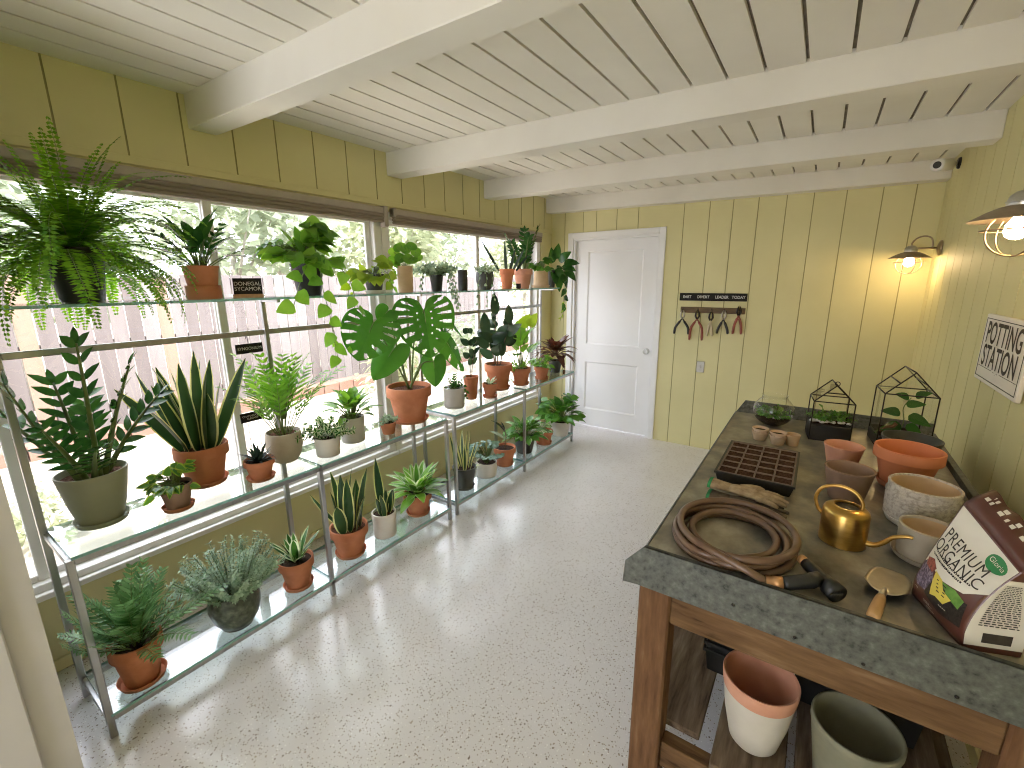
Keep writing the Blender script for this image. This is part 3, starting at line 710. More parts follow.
def shrub(name, label, cat, loc, R, H, n, lf, Ln=.12, W=.07, trunk=0, z0=0):
    t = thing(name, label, cat, loc)
    mb = MB(); lobes = [(U(-.55,.55)*R, U(-.55,.55)*R, z0+H*U(.25,.8), R*U(.4,.65)) for _ in range(9)] + [(0,0,z0+H*.5,R*.75)]
    for i in range(n):
        cx, cy, cz, rr = lobes[i % len(lobes)]; az, el = U(0,2*pi), math.asin(U(-.8,1)); q = rr*U(.55,1.05)
        P = V((cx,cy,cz))+azel(az,el)*q*1; P.z = max(P.z, .05)
        mb.leaf(P, azel(az+U(-.8,.8), U(-.9,.4)), azel(az,el)+Z*.5, Ln*U(.7,1.2), W*U(.7,1.2), .6, .8, U(0,.5), .1, 2)
    mb.build('foliage', M[lf], t)
    if trunk:
        mb = MB(); mb.tube([(0,0,0),(.04,.02,z0*.5),(0,.05,z0+H*.2),(.05,.06,z0+H*.4)], [trunk,trunk*.7,trunk*.5,trunk*.2], 8)
        for a in range(4): mb.tube([(0,.03,z0+H*.1),(cos(a*1.7)*R*.3,sin(a*1.7)*R*.3,z0+H*.35),(cos(a*1.7)*R*.6,sin(a*1.7)*R*.6,z0+H*.6)], [trunk*.25,trunk*.15,trunk*.06], 6)
        mb.build('trunk', M['outbark'], t)
    return t
q = onz(30, 545, -.05); shrub('lime_shrub', 'low lime-green shrub outside below the near window', 'shrub', (q.x,q.y,-.05), .26, .42, 420, 'outleaf2', .07, .035)
q = onz(365, 395, -.05)
for i, (x, y, R, H, z0, tr, lf, lab) in enumerate(((-8.6,1.2,1.7,3.2,.9,.12,'outleaf','pale green tree beyond the fence at the near end'),(-9.2,4.2,1.9,3.6,1.0,.14,'outleaf','broad pale green tree beyond the fence behind the trailing plants'),(-8.4,7.2,1.6,3.0,.9,.11,'outleaf2','yellow-green tree beyond the fence behind the tall tan pot'),(-9.6,10.4,2.0,3.6,1.0,.14,'outleaf','pale tree beyond the fence behind the far window'),(-8.6,13.4,1.7,3.2,.9,.12,'outleaf2','yellow-green tree beyond the fence at the far end of the yard'),(-12.5,7.0,2.6,5.2,1.2,.2,'outleaf','tall pale tree standing furthest back in the yard'))):
    shrub('garden_tree', lab, 'tree', (x,y,-.05), R, H, 1700, lf, .26, .15, tr, z0)
for (x, y, R, H, lf, lab) in ((-5.2,4.6,.55,.9,'outleaf2','bright green bush in the yard behind the monstera'),(-5.3,6.4,.7,1.2,'outleaf','pale bush in the yard behind the rubber plant'),(-4.9,8.6,.75,1.5,'outleaf2','green bush in the yard at the far end of the window')):
    shrub('garden_bush', lab, 'bush', (x,y,-.05), R, H, 800, lf, .13, .07)
# ============================================================ PLANT RACKS
XF, XBk, ZS, ZB, ZU, ZM = -1.932, -2.232, .730, .097, 1.535, 1.365
def rack(label, ys, yb, posts):
    r = thing('plant_rack', label, 'rack', (0,0,0), 0, 'metal and glass plant racks'); r.location = ((XF+XBk)/2, ys[0], 0)
    ox, oy = r.location.x, r.location.y
    def bar(name, lo, hi, bev=.002):
        mb = MB(); mb.box((lo[0]-ox,lo[1]-oy,lo[2]),(hi[0]-ox,hi[1]-oy,hi[2]),0,bev); return mb.build(name, M['chrome'], r)
    t = .011
    for y in ys: bar('leg', (XF-t,y-t,0), (XF+t,y+t,ZS-.0115))
    for y in posts: bar('back_post', (XBk-t,y-t,0), (XBk+t,y+t,ZU-.011))
    a, b = ys[0]+t, ys[-1]-t
    for z in (ZS-.011, ZB-.011):
        bar('shelf_rail', (XF-t,ys[0]+t,z-.02), (XF+t,ys[-1]-t,z)); bar('shelf_rail', (XBk-t,posts[0]+t,z-.02), (XBk+t,posts[-1]-t,z))
        for y in (ys[0], ys[-1]): bar('cross_bar', (XBk+t,y-t*.8,z-.02), (XF-t,y+t*.8,z))
    bar('back_rail', (XBk-.009,posts[0]+t,ZM-.012), (XBk+.009,posts[-1]-t,ZM+.012))
    for y in posts: bar('upper_bracket', (XBk+t,y-.009,ZU-.026), (XBk+.15,y+.009,ZU-.0105))
    for z, nm in ((ZS,'glass_shelf'),(ZB,'glass_shelf')):
        for y0, y1 in zip(ys, ys[1:]):
            mb = MB(); lo = (XBk-.008-ox, y0+.004-oy, z-.011); hi = (XF+.012-ox, y1-.004-oy, z)
            mb.box(lo, hi)
            mb.m = [0,0,1,1,1,1]
            mb.build(nm, [M['shelfglass'], M['edge']], r)
    return r
rack('near steel and glass plant rack, longest run below the big fern', (.255,1.157,2.067), None, (.25,1.138,2.055))
rack('far steel and glass plant rack ending beside the white door', (2.144,3.02,3.91), None, (2.16,3.02,3.77))
g = thing('upper_glass_shelf', 'long upper glass shelf carrying the hanging fern and trailing plants', 'shelf', (-2.125, 1.95, ZU-.010))
mb = MB(); mb.box((-.118,-1.78,0),(.112,1.80,.010)); mb.m = [0,0,1,1,1,1]; mb.build('glass_panel', [M['shelfglass'], M['edge']], g)
# ============================================================ PLANTS
IR = V((cos(YAW), -sin(YAW), 0))            # image right on the floor plan
IT = V((-IR.y, IR.x, 0))                    # away from the camera
def ip(a, b=0, z=0): return IR*a + IT*b + Z*z
# ---- main shelf
def f(mb, z, r, h):
    ang = math.atan2(IR.y, IR.x)
    st = [(ang+pi+.15,.62,1.12,.30),(ang+pi-.5,.25,.82,.25),(ang+pi+.9,.30,.92,.10),(ang+.2,.28,.98,.15),(ang-.3,.10,1.12,-.05),(ang+.9,.5,.75,.3),(ang-1.2,.5,.72,.3),(ang+pi-.9,.5,.75,.35),(ang-.7,.75,.6,.3)]
    zz(mb, z, st, .45, r, .084, .031, 7)
potted('zz_plant', 'large glossy dark plant in a sage green pot at the near rack end', 'plant', (105,528), 470, 80, ZS, 'cone', 'sage', f, 'sage', .80, soil='bark', leafs=('zz','margin','stem'), ymin=.165)
potted('peperomia', 'small cream-edged leafy plant in a little terracotta pot beside the sage pot', 'plant', (180,512), 483, 38, ZS, 'terra', 'terradark',
       lambda mb,z,r,h: (mound(mb, z, 62, r*1.35, .10, .046, .03, em=1, e=.6, low=-.3, cz=.25), vine(mb, [(0,0,z+.02), -IR*.05+Z*(z+.05), -IR*.085+Z*(z+.0), -IR*.095+Z*(z-.05)], .045,.032,.03,em=1)), 'terra', .95, leafs=('mid','lime','stem'))
def f(mb, z, r, h):
    swords(mb, z, 16, .45, r, .060, (.03,.55))
    mb.leaf(-IR*.05+Z*z, (-IR*.62+Z).normalized(), IT*-1, .40, .036, .8, .55, .25, .3, 7, 0, 1, .72)
    mb.leaf(-IR*.03+Z*z, (-IR*.3+Z).normalized(), IT*-1+IR*.4, .38, .058, .8, .55, .1, .3, 7, 0, 1, .76)
potted('snake_plant', 'biggest yellow-edged snake plant, in a large terracotta pot behind the small peperomia', 'plant', (208,488), 444, 59, ZS, 'terra', 'terra', f, 'terra', .84, soil='bark', leafs=('snake','margin','stem'))
potted('haworthia', 'dark spiky haworthia in a small terracotta pot below the chalk tag', 'plant', (262,482), 459, 33, ZS, 'terra', 'terra',
       lambda mb,z,r,h: rosette(mb, z, 30, .088, .016, (12,82), 0, (-.15,.35), .55, .6, None, fold=.4, r0=.008), 'terra', .95, leafs=('haw','margin','stem'))
def f(mb, z, r, h):
    palm(mb, z, 20, .42, .080, .016, (55,90), (.3,.85), 9, .36, .03)
    rosette(mb, z+.08, 18, .12, .030, (40,88), .12, (.1,.5), .7, .8)
potted('parlor_palm', 'tall green parlor palm in a rounded beige pot on the main shelf', 'plant', (287,464), 431, 37, ZS, 'round', 'beige', f, None, soil='bark', leafs=('bright','margin','stem'))
potted('fittonia', 'small white-speckled fittonia in an off-white pot left of the grey cylinder pot', 'plant', (329,457), 436, 27, ZS, 'cyl', 'offwhite',
       lambda mb,z,r,h: bush(mb, z, 24, .11, .10, .030, .020, 8, em=1, e=.55, r0=.035, lm=0), None, leafs=('deep','cream','stem'))
potted('pothos', 'leafy green houseplant in a pale grey cylinder pot behind the fittonia', 'plant', (354,443), 416, 26, ZS, 'cyl', 'greypot',
       lambda mb,z,r,h: (rosette(mb, z, 34, .10, .048, (2,85), .095, (.2,1.0), .62, .75), rosette(mb, z+.02, 14, .09, .042, (40,88), .085, (.2,.7), .62, .75)), None, leafs=('bright','margin','stem'))
potted('jade_succulent', 'tiny succulent in the smallest terracotta pot beside the monstera pot', 'plant', (389,435), 421.5, 17.5, ZS, 'plain', 'terra',
       lambda mb,z,r,h: bush(mb, z, 12, .035, .055, .020, .014, 5, b=.6, r0=.02, whorl=3), None, leafs=('silver','margin','stem'))
def f(mb, z, r, h):
    # facing of the blades is towards the room
    C = V(PM)
    def at(px, py, off): return onx(px, py, C.x+off) - C
    S0 = Z*(z-.01)
    spec = [  # base px, tip px, depth offsets, width, slits, facing
        ((373,323),(357,361),(.00,.07),.33,6,(.78,-.72,.30)),
        ((424,310),(432,359),(.03,.09),.40,7,(.80,-.55,.30)),
        ((444,338),(466,372),(.0,.04),.20,4,(.8,-.1,.5)),
        ((388,311),(378,322),(-.03,-.04),.14,0,(.75,-.7,.5)),
    ]
    for (b, t, o, w, ns, n) in spec:
        B = at(b[0], b[1], o[0]); T = at(t[0], t[1], o[1])
        mid = S0.lerp(B, .55)+V((-.02,0,.05)); mb.tube(smooth_path([S0+V((U(-.02,.02),U(-.02,.02),0)), mid, B], 6), [.0055]*7+[.004]*6, 7, 2)
        if ns: monstera_leaf(mb, B, T, n, w, ns, holes=(ns == 7), cut=(.36,.88))
        else: monstera_leaf(mb, B, T, n, w, 3, cut=(2,3))
    for (b, t, o, w, n) in (((394,349),(373,381),(.02,.05),.19,(.62,-.8,.45)), ((434,362),(436,388),(.05,.085),.17,(.8,-.6,.3)), ((455,326),(464,338),(-.02,-.0),.07,(.8,.6,.6))):
        B = at(b[0], b[1], o[0]); T = at(t[0], t[1], o[1])
        mb.tube(smooth_path([S0, S0.lerp(B,.5)+V((.0,0,.07)), B], 6), .0045, 6, 2); monstera_leaf(mb, B, T, n, w, 3, cut=(2,3), cup=.2)
b = onz(411,425,ZS); dh = math.hypot(b.x,b.y); PM = (b.x+b.x/dh*.09*.72, b.y+b.y/dh*.09*.72, ZS)
potted('monstera', 'big split-leaf monstera in a large terracotta pot on the main shelf', 'plant', (411,425), 385.5, 46, ZS, 'terra', 'terra', f, 'terra', .84, soil='bark', leafs=('monstera','margin','stem'))
potted('succulent', 'dark trailing succulent in a pale cylinder pot right of the monstera', 'plant', (454.7,409), 387, 22, ZS, 'cyl', 'greypot',
       lambda mb,z,r,h: (rosette(mb, z, 16, .055, .026, (10,80), .02, (.2,.8), .6, .6), vine(mb, [ip(0,0,z+.01), ip(.05,-.01,z+.05), ip(.085,-.02,z+.0), ip(.09,-.03,z-.06)], .04,.02,.02), palm(mb, z, 4, .12, .03, .012, (50,85), (.1,.4), 5, .3, .02)), 'greypot', .99, leafs=('deep','margin','stem'))
potted('fiddle_leaf_plant', 'thin dark-leaved stem in a narrow terracotta pot half hidden behind the pale cylinder pot', 'plant', (471.5,400), 376, 15.5, ZS, 'plain', 'terra',
       lambda mb,z,r,h: palm(mb, z, 2, .34, .10, .05, (76,88), (.15,.3), 3, .45, .02, 5), None, leafs=('rubber','margin','brownstem'))
potted('string_succulent', 'little spiky succulent in a small terracotta pot in front of the rubber plant', 'plant', (490,398.5), 383, 15, ZS, 'terra', 'terra',
       lambda mb,z,r,h: rosette(mb, z, 14, .065, .016, (15,80), .01, (.0,.6), .6, .7, 1, .6), 'terra', 1.0, leafs=('silver','cream','stem'))
def f(mb, z, r, h):
    for (a, b, l) in ((-.10,.0,.25),(-.02,.02,.40),(.09,.0,.34)):
        pts = smooth_path([ip(a*.15,0,z-.01), ip(a*.5,b*.5,z+l*.5), ip(a,b,z+l)], 8); mb.tube(pts, [.005-.003*k/(len(pts)-1) for k in range(len(pts))], 6, 2)
        N = len(pts)-1
        for k in range(7):
            q = pts[int(N*(.28+.72*k/6))]; az = k*2.4+a*30
            d = (azel(az, .55) if k < 6 else Z); mb.leaf(q+d*.015, d, V((.7,-.6,.45))-d*.2, U(.14,.185), U(.075,.098), .68, .7, U(0,.5), .15, 6)
potted('rubber_plant', 'dark-leaved rubber plant in a large terracotta pot on the far main shelf', 'plant', (498.6,391), 363.5, 28, ZS, 'terra', 'terra', f, 'terra', .86, leafs=('rubber','margin','brownstem'))
def f(mb, z, r, h):
    rosette(mb, z, 13, .16, .10, (30,86), .24, (.5,1.2), .55, .75); bush(mb, z, 8, .07, .09, .035, .018, 6, r0=.03)
    for q in (ip(.0,.05,z+.36), ip(.06,.02,z+.37)): 
        mb.tube([ip(0,0,z), q*.6+Z*.1, q], .003, 5, 2); mb.leaf(q, (Z*.5+IR*.4).normalized(), V((1,-.6,.3)), .13, .10, .5, .7, .3, .12, 6, 1, None)
potted('philodendron', 'tall light-green large-leaved plant in a terracotta pot between the rubber plant and the burgundy croton', 'plant', (521,386), 367.5, 19.5, ZS, 'terra', 'terra', f, 'terra', .86, leafs=('bright','lime','stem'))
potted('nerve_plant', 'bright green bushy plant in a small terracotta pot in front of the burgundy croton', 'plant', (541.6,380), 366, 15.5, ZS, 'terra', 'terra',
       lambda mb,z,r,h: (mound(mb, z, 40, .10, .12, .055, .035, low=-.2, cz=.3, a=.6), bush(mb, z, 8, .08, .10, .03, .016, 6, r0=.03)), 'terra', .9, leafs=('bright','cream','stem'))
potted('croton', 'burgundy-leaved croton at the far end of the main shelf near the door', 'plant', (555,373), 360, 14, ZS, 'plain', 'darkgrey',
       lambda mb,z,r,h: (rosette(mb, z+.06, 44, .19, .060, (-10,85), .06, (.3,1.3), .7, .75, r0=.015), vine(mb, [ip(0,0,z), ip(.07,0,z+.03), ip(.09,0,z-.06), ip(.09,0,z-.12)], .06,.03,.03)), None, leafs=('croton','deep','brownstem'))
# ---- bottom shelf
potted('bamboo_palm', 'fine-leaved palm in a wide terracotta pot on the bottom shelf at the near end', 'plant', (146,688), 638, 62, ZB, 'terra', 'terra',
       lambda mb,z,r,h: (palm(mb, z, 26, .29, .066, .0115, (28,88), (.2,.75), 13, .22, .04), palm(mb, z, 14, .20, .055, .011, (25,70), (.2,.6), 10, .2, .04)), 'terra', .93, soil='soil', leafs=('bamboo','margin','stem'), ymin=.165)
potted('eucalyptus', 'grey-green small-leaved bush in a mottled dark green round pot', 'plant', (240,632), 588, 54, ZB, 'round', 'mottled',
       lambda mb,z,r,h: bush(mb, z, 84, .135, .27, .019, .0095, 20, r0=.085, droop=.1, whorl=3, upf=.78, spread=.8), 'darkgrey', .72, leafs=('silver','margin','stem'))
potted('gasteria', 'short variegated snake plant rosette in terracotta next to the mottled pot', 'plant', (300,592), 557.5, 38, ZB, 'terra', 'terra',
       lambda mb,z,r,h: rosette(mb, z-.005, 14, .175, .044, (38,88), 0, (-.1,.3), .72, .6, 1, .62, .3, 7, .012), 'terra', .86, leafs=('deep','cream','stem'))
potted('snake_plant', 'tall yellow-edged snake plant in terracotta on the bottom shelf beside the middle leg', 'plant', (352,560), 525, 40, ZB, 'terra', 'terra',
       lambda mb,z,r,h: (swords(mb, z, 12, .385, r, .066, (.02,.34)), mb.leaf(-IR*.04+Z*z, (-IR*.85+Z).normalized(), IT*-1, .26, .03, .8,.55,.2,.3,7,0,1,.72)), 'terra', .82, soil='bark', leafs=('snake','margin','stem'))
potted('snake_plant', 'small snake plant with one tall blade in a white pot on the bottom shelf', 'plant', (386,539), 511, 25, ZB, 'cyl', 'offwhite',
       lambda mb,z,r,h: (swords(mb, z, 7, .19, r, .05, (.1,.5)), mb.leaf(Z*z-IR*.005, (Z-IR*.06).normalized(), IT*-1, .36, .056, .85,.7,.0,.3,8,0,1,.8)), 'offwhite', .9, leafs=('snake','margin','stem'))
potted('dieffenbachia', 'cream-splashed dieffenbachia in terracotta on the bottom shelf', 'plant', (418.8,517.5), 492, 29, ZB, 'terra', 'terra',
       lambda mb,z,r,h: (rosette(mb, z, 34, .175, .072, (-8,86), .05, (.2,.9), .66, .75, 1, .90, .2, 6, .012), rosette(mb, z+.01, 16, .17, .060, (30,86), .06, (.1,.7), .66, .75, 1, .55, .2, 6, .012)), 'terra', .84, leafs=('bright','cream','stem'))
potted('snake_plant', 'slim snake plant in a dark grey pot at the start of the far bottom shelf', 'plant', (465,491), 466, 24, ZB, 'plain', 'darkgrey',
       lambda mb,z,r,h: swords(mb, z, 9, .33, r, .036, (.05,.6), 7, .5), 'darkgrey', .86, leafs=('snake','margin','stem'))
potted('echeveria', 'blue-green small-leaved succulent in a white pot on the bottom shelf', 'plant', (487,478), 461, 21, ZB, 'cyl', 'offwhite',
       lambda mb,z,r,h: (mound(mb, z, 150, .135, .17, .038, .028, low=-.1, cz=.50, a=.55, b=.6, droop=(0,.3), hang=.1), mb.leaf(ip(-.03,-.03,z), (ip(-.7,-.6,.15)).normalized(), Z, .09, .03, .7,.7,.4,.2,5,1)), None, leafs=('blue','cream','stem'))
def f(mb, z, r, h):
    pts = smooth_path([ip(.0,0,z-.01), ip(.01,0,z+.12), ip(-.02,0,z+.2)], 6); mb.tube(pts, .0045, 6, 2)
    mb.leaf(ip(.01,0,z+.13), (ip(-.5,0,1)).normalized(), ip(1,-.3,.4), .17, .035, .8,.7,.9,.3,7)
    mb.leaf(ip(.0,0,z+.08), (ip(-.75,-.1,.8)).normalized(), ip(.8,-.4,.6), .15, .035, .8,.7,.8,.3,7, 1)
    mb.leaf(ip(.0,0,z+.15), (ip(-.2,.1,1)).normalized(), ip(.8,-.4,.3), .09, .025, .8,.7,.5,.3,5)
potted('dracaena', 'sparse plant with arching dark leaves in terracotta behind the white succulent pot', 'plant', (505,467.5), 446.5, 22.5, ZB, 'terra', 'terra', f, 'terra', .8, leafs=('rubber','silver','brownstem'))
potted('calathea', 'broad-leaved green plant in a dark grey pot behind the rack leg', 'plant', (524.5,454.5), 436.5, 22, ZB, 'plain', 'darkgrey',
       lambda mb,z,r,h: (rosette(mb, z, 44, .12, .066, (-5,86), .115, (.3,1.0), .6, .75, 1, .90), mound(mb, z, 40, .14, .16, .08, .048, low=-.2)), None, leafs=('mid','cream','stem'))
potted('begonia', 'small variegated plant in a little terracotta pot in front of the far bottom shelf corner', 'plant', (544,445.5), 430, 18, ZB, 'terra', 'terra',
       lambda mb,z,r,h: mound(mb, z, 40, .085, .08, .045, .03, em=1, e=.5, low=-.2, cz=.3), 'terra', .9, leafs=('mid','cream','stem'))
potted('peace_lily', 'dense green plant in a wide beige pot at the far end of the bottom shelf', 'plant', (560,437), 420, 22, ZB, 'plain', 'offwhite',
       lambda mb,z,r,h: (rosette(mb, z, 44, .15, .075, (-5,88), .15, (.3,1.1), .6, .75), mound(mb, z, 80, .19, .30, .10, .06, low=-.2, cz=.35, a=.6)), None, leafs=('mid','bright','stem'))
# ---- upper shelf
XT = -2.125
def f(mb, z, r, h):
    fronds(mb, z, 54, .46, (0,62), (75,140), ll=.052, steps=34)
    fronds(mb, z, 42, .42, (-15,30), (60,95), ll=.054, steps=32)
    fronds(mb, z, 24, .52, (50,74), (60,110), ll=.050, steps=34)
    fronds(mb, z, 12, .46, (66,86), (10,50), ll=.040, steps=30)
potted('boston_fern', 'huge Boston fern arching out of a dark pot on the upper shelf', 'fern', (84,303), 248, 66, ZU, 'plain', 'black', f, None, xline=XT, leafs=('fern','margin','stem'), ymin=.165)
def f(mb, z, r, h):
    rosette(mb, z, 30, .13, .038, (5,84), .12, (.2,.9), .68, .75); palm(mb, z, 5, .30, .05, .016, (25,60), (.3,.8), 6, .35, .015)
def peace():
    root, r, h, zs = potted('spathiphyllum', 'dark green arching plant in terracotta standing in a squat cachepot beside the fern', 'plant', (205,298), 266, 38, ZU, 'plain', 'terra', f, None, xline=XT, leafs=('deep','margin','stem'))
    mb = MB(); mb.lathe([(0,-.0),(r*.86,-.0),(r*.97,.003),(r*.97,.055),(r*.93,.055),(r*.76,.012),(0,.011)][0:7], 28); mb.build('cachepot', M['terra'], root)
peace()
def f(mb, z, r, h):
    mound(mb, z, 130, .175, .25, .082, .060, a=.52, b=.72, low=-.3, cz=.30, hang=.8, seg=7)
    mound(mb, z, 60, .15, .17, .08, .058, a=.52, b=.72, low=-.1, cz=.25, hang=.6, seg=7); rosette(mb, z, 10, .10, .055, (45,85), .11, (-.1,.5), .6, .75)
    vine(mb, [V((0,0,z)), V((.10,0,z+.02)), V((.16,-.03,z-.10)), V((.15,0,z-.22)), V((.14,.02,z-.36)), V((.14,.03,z-.45))], .085, .065, .05)
    vine(mb, [V((0,0,z)), V((.11,-.06,z+.02)), V((.15,-.13,z-.06)), V((.14,-.17,z-.17))], .09, .07, .06)
    vine(mb, [V((0,0,z)), V((.11,.08,z+.02)), V((.16,.13,z-.08)), V((.15,.16,z-.18)), V((.15,.2,z-.25))], .08, .06, .06)
    vine(mb, [V((.14,.02,z-.30)), V((.13,.05,z-.40)), V((.14,.10,z-.40))], .05, .035, .04)
potted('pothos', 'big trailing pothos in a black pot on the upper shelf, vines hanging below the glass', 'plant', (310,297), 264, 34, ZU, 'plain', 'black', f, None, xline=XT, leafs=('bright','lime','stem'))
potted('golden_pothos', 'small yellow-green trailing plant in a dark pot on the upper shelf', 'plant', (375,293), 274, 21, ZU, 'plain', 'darkgrey',
       lambda mb,z,r,h: (mound(mb, z, 46, .12, .11, .075, .058, low=-.55, cz=.25, hang=.8), vine(mb, [ip(0,0,z), ip(-.09,-.05,z+.02), ip(-.13,-.06,z-.08), ip(-.13,-.06,z-.14)], .07,.055,.05), vine(mb, [ip(0,0,z), ip(.09,-.05,z+.02), ip(.12,-.06,z-.08)], .07,.055,.05)), 'offwhite', 1.0, xline=XT, leafs=('lime','bright','stem'))
potted('pilea', 'round-leaved pilea in a tall tan pot on the upper shelf', 'plant', (406,291), 266, 16, ZU, 'cyl', 'tan',
       lambda mb,z,r,h: (discs(mb, z, [(-.06,.0,.10),(-.035,0,.125),(-.01,.0,.13),(.015,0,.115),(.05,0,.135),(.075,.0,.10),(-.07,0,.055),(.03,-.02,.06),(.06,-.02,.05),(-.02,-.02,.065),(.085,0,.065),(-.04,-.03,.03)], .062), vine(mb, [ip(0,0,z), ip(-.05,-.03,z+.01), ip(-.07,-.03,z-.08), ip(-.06,-.03,z-.13)], .05,.04,.04)), None, xline=XT, leafs=('bright','margin','stem'))
potted('ivy', 'fine-leaved trailing plant in a small black pot on the upper shelf', 'plant', (437,290), 275, 14, ZU, 'plain', 'black',
       lambda mb,z,r,h: (bush(mb, z, 34, .12, .10, .030, .022, 8, r0=.03), *[vine(mb, [ip(0,0,z), ip(.07+.01*k,-.05,z+.03), ip(.10+.012*k,-.06,z-.08), ip(.115+.012*k,-.06,z-.13-.03*k)], .026,.018,.014) for k in range(4)], *[vine(mb, [ip(0,0,z), ip(-.07,-.05,z+.03), ip(-.09,-.06,z-.07)], .026,.018,.014) for k in range(2)]), None, xline=XT, leafs=('silver','mid','stem'))
potted('air_plant', 'wispy thin-stemmed plant in a small dark glass jar on the upper shelf', 'plant', (463,289), 270, 10, ZU, 'cyl', 'black',
       lambda mb,z,r,h: [mb.tube(smooth_path([ip(0,0,z), ip(.02*k,0,z+.05), ip(.05*k,.0,z+.075), ip(.08*k,0,z+.04+.01*k)], 5), .0011, 4, 2) for k in (-1,-.5,.4,1,1.5)], None, xline=XT, leafs=('silver','mid','stem'))
potted('spider_plant', 'silvery narrow-leaved plant in a grey pot with bead strings hanging below the upper glass', 'plant', (485,289), 272, 17, ZU, 'round', 'darkgrey',
       lambda mb,z,r,h: (rosette(mb, z, 40, .12, .011, (10,85), .03, (.8,2.0), .8, .7, 1, .5), bush(mb, z, 12, .09, .07, .02, .014, 6, r0=.03, lm=0), *[vine(mb, [ip(0,0,z), ip(.05*k,-.09,z+.01), ip(.07*k,-.135,z-.12), ip(.075*k,-.14,z-.24+.05*abs(k))], .026,.02,.028,b=.5) for k in (-.6,.3,1.0)]), None, xline=XT, leafs=('silver','cream','stem'))
potted('aloe', 'slender upright aloe in a small terracotta pot on the upper shelf', 'plant', (507,287), 269, 14.5, ZU, 'terra', 'terra2',
       lambda mb,z,r,h: [mb.leaf(Z*z+ip(a*.1,0,0), ip(a,b_,1).normalized(), ip(-a,-1,.2), l, .026, .55, .6, dr, .4, 7) for a, b_, l, dr in ((-.62,.1,.30,-.15),(-.05,.2,.25,.0),(.5,-.1,.19,.1),(.75,.2,.17,.1),(.25,.3,.2,.0))], None, xline=XT, leafs=('haw','margin','stem'))
def f(mb, z, r, h):
    zz(mb, z, [(.6,.22,1.0,.1),(2.0,.15,.95,.05),(3.4,.3,.85,.2),(4.6,.35,.7,.3),(5.6,.3,.8,.2),(1.2,.05,.75,.1)], .37, r, .068, .028, 8)
def zzs():
    root, r, h, zs = potted('zz_plant', 'upright dark ZZ plant in a pink terracotta pot on the upper shelf', 'plant', (523,287), 269, 19, ZU, 'terra', 'terrapink', f, None, xline=XT, leafs=('zz','margin','stem'))
zzs()
c = onx(518.5, 287, XT+.105)
t = thing('plant_label', 'tiny black label standing before the pink terracotta pot on the upper shelf', 'label', (c.x, c.y, ZU), -YAW)
mb = MB(); mb.box((-.019,-.003,.004),(.019,.003,.042),0,.001); mb.build('tag_board', M['chalk'], t)
mb = MB(); mb.box((-.014,-.010,0),(.014,.010,.005),0,.001); mb.build('foot', M['railwood'], t)
potted('peperomia', 'compact dark green leafy plant in a tan pot that widens at the foot, upper shelf', 'plant', (541,286.5), 271, 14, ZU, 'inv', 'tan',
       lambda mb,z,r,h: (mound(mb, z, 52, .11, .15, .065, .052, low=-.25, cz=.35, hang=.7), ), 'tan', 1.28, xline=XT, leafs=('mid','bright','stem'))
potted('hoya', 'dark trailing plant hanging over the far end of the upper shelf by the door', 'plant', (551,287), 270, 10, ZU, 'plain', 'darkgrey',
       lambda mb,z,r,h: ([mb.leaf(ip(a,-.02,z+c_), ip(a*2.5+.02,-.2,.35-.9*abs(a)-q).normalized(), V((.74,-.64,.5)), .15, .085, .62, .75, .7, .15, 6) for a, c_, q in ((.03,.12,0),(.07,.10,.1),(.10,.05,.3),(.09,.0,.7),(.05,.03,.5),(.02,.02,.6),(.12,.08,.2),(.0,.08,0),(.06,-.04,1),(.13,.02,.5))], *[vine(mb, [V((0,0,z)), V((.10,.05*k,z+.05)), V((.14,.0+.04*k,z-.05)), V((.14,.04*k,z-.18)), V((.14,.03*k,z-.30-.05*k))], .10,.055,.06) for k in (.3,1.0)], vine(mb, [V((.14,.02,z-.24)), V((.14,.0,z-.36)), V((.13,-.05,z-.46))], .045,.02,.03,m=1)), None, xline=XT-.05, leafs=('deep','lime','stem'))
# ---- chalk tags
def chalk(name, label, c, rz, w, h, txt, size, lean=-.12, foot=True, stake=0, hook=0):
    t = thing(name, label, 'label', c, rz)
    T = Matrix.Rotation(lean, 4, 'X'); z0 = .012 if foot else stake
    def P(x, y, zz_): q = T @ V((x, y, zz_)); return q + Z*z0
    mb = MB(); i = [P(-w/2,-.003,0),P(w/2,-.003,0),P(w/2,.003,0),P(-w/2,.003,0),P(-w/2,-.003,h),P(w/2,-.003,h),P(w/2,.003,h),P(-w/2,.003,h)]
    k = [mb.vert(p) for p in i]
    for q in ((0,3,2,1),(4,5,6,7),(0,1,5,4),(1,2,6,5),(2,3,7,6),(3,0,4,7)): mb.face([k[j] for j in q])
    b = mb.build('board', M['chalk'], t)
    n = txt.count('\n')
    mb = MB(); add_text(mb, txt, lambda x, y: P(x, -.0042, h/2+y), size, sx=.95, line=.95); mb.build('chalk_lettering', M['chalkink'], b)
    if foot:
        mb = MB(); mb.box((-w/2-.004,-.014,0),(w/2+.004,.012,.015),0,.002); mb.build('wooden_foot', M['palewood'], t)
    if stake:
        mb = MB()
        for x in (-w*.2, w*.25): mb.tube([(x,.004,0),(x,.004,stake+.01)], .0016, 6)
        mb.build('stake', M['chrome'], t)
    if hook:
        mb = MB(); mb.tube(smooth_path([(0,.006,h-.004),(0,.006,h+.02),(0,.016,h+.034),(0,.026,h+.02)],5), .0014, 6); mb.build('hook', M['wire'], t)
c = onx(249, 296.5, XT); chalk('chalk_sign', 'small blackboard sign on a wooden foot on the upper shelf', (c.x,c.y,ZU), 1.05, .112, .072, 'DONEGAL\nSYCAMOR', .0235)
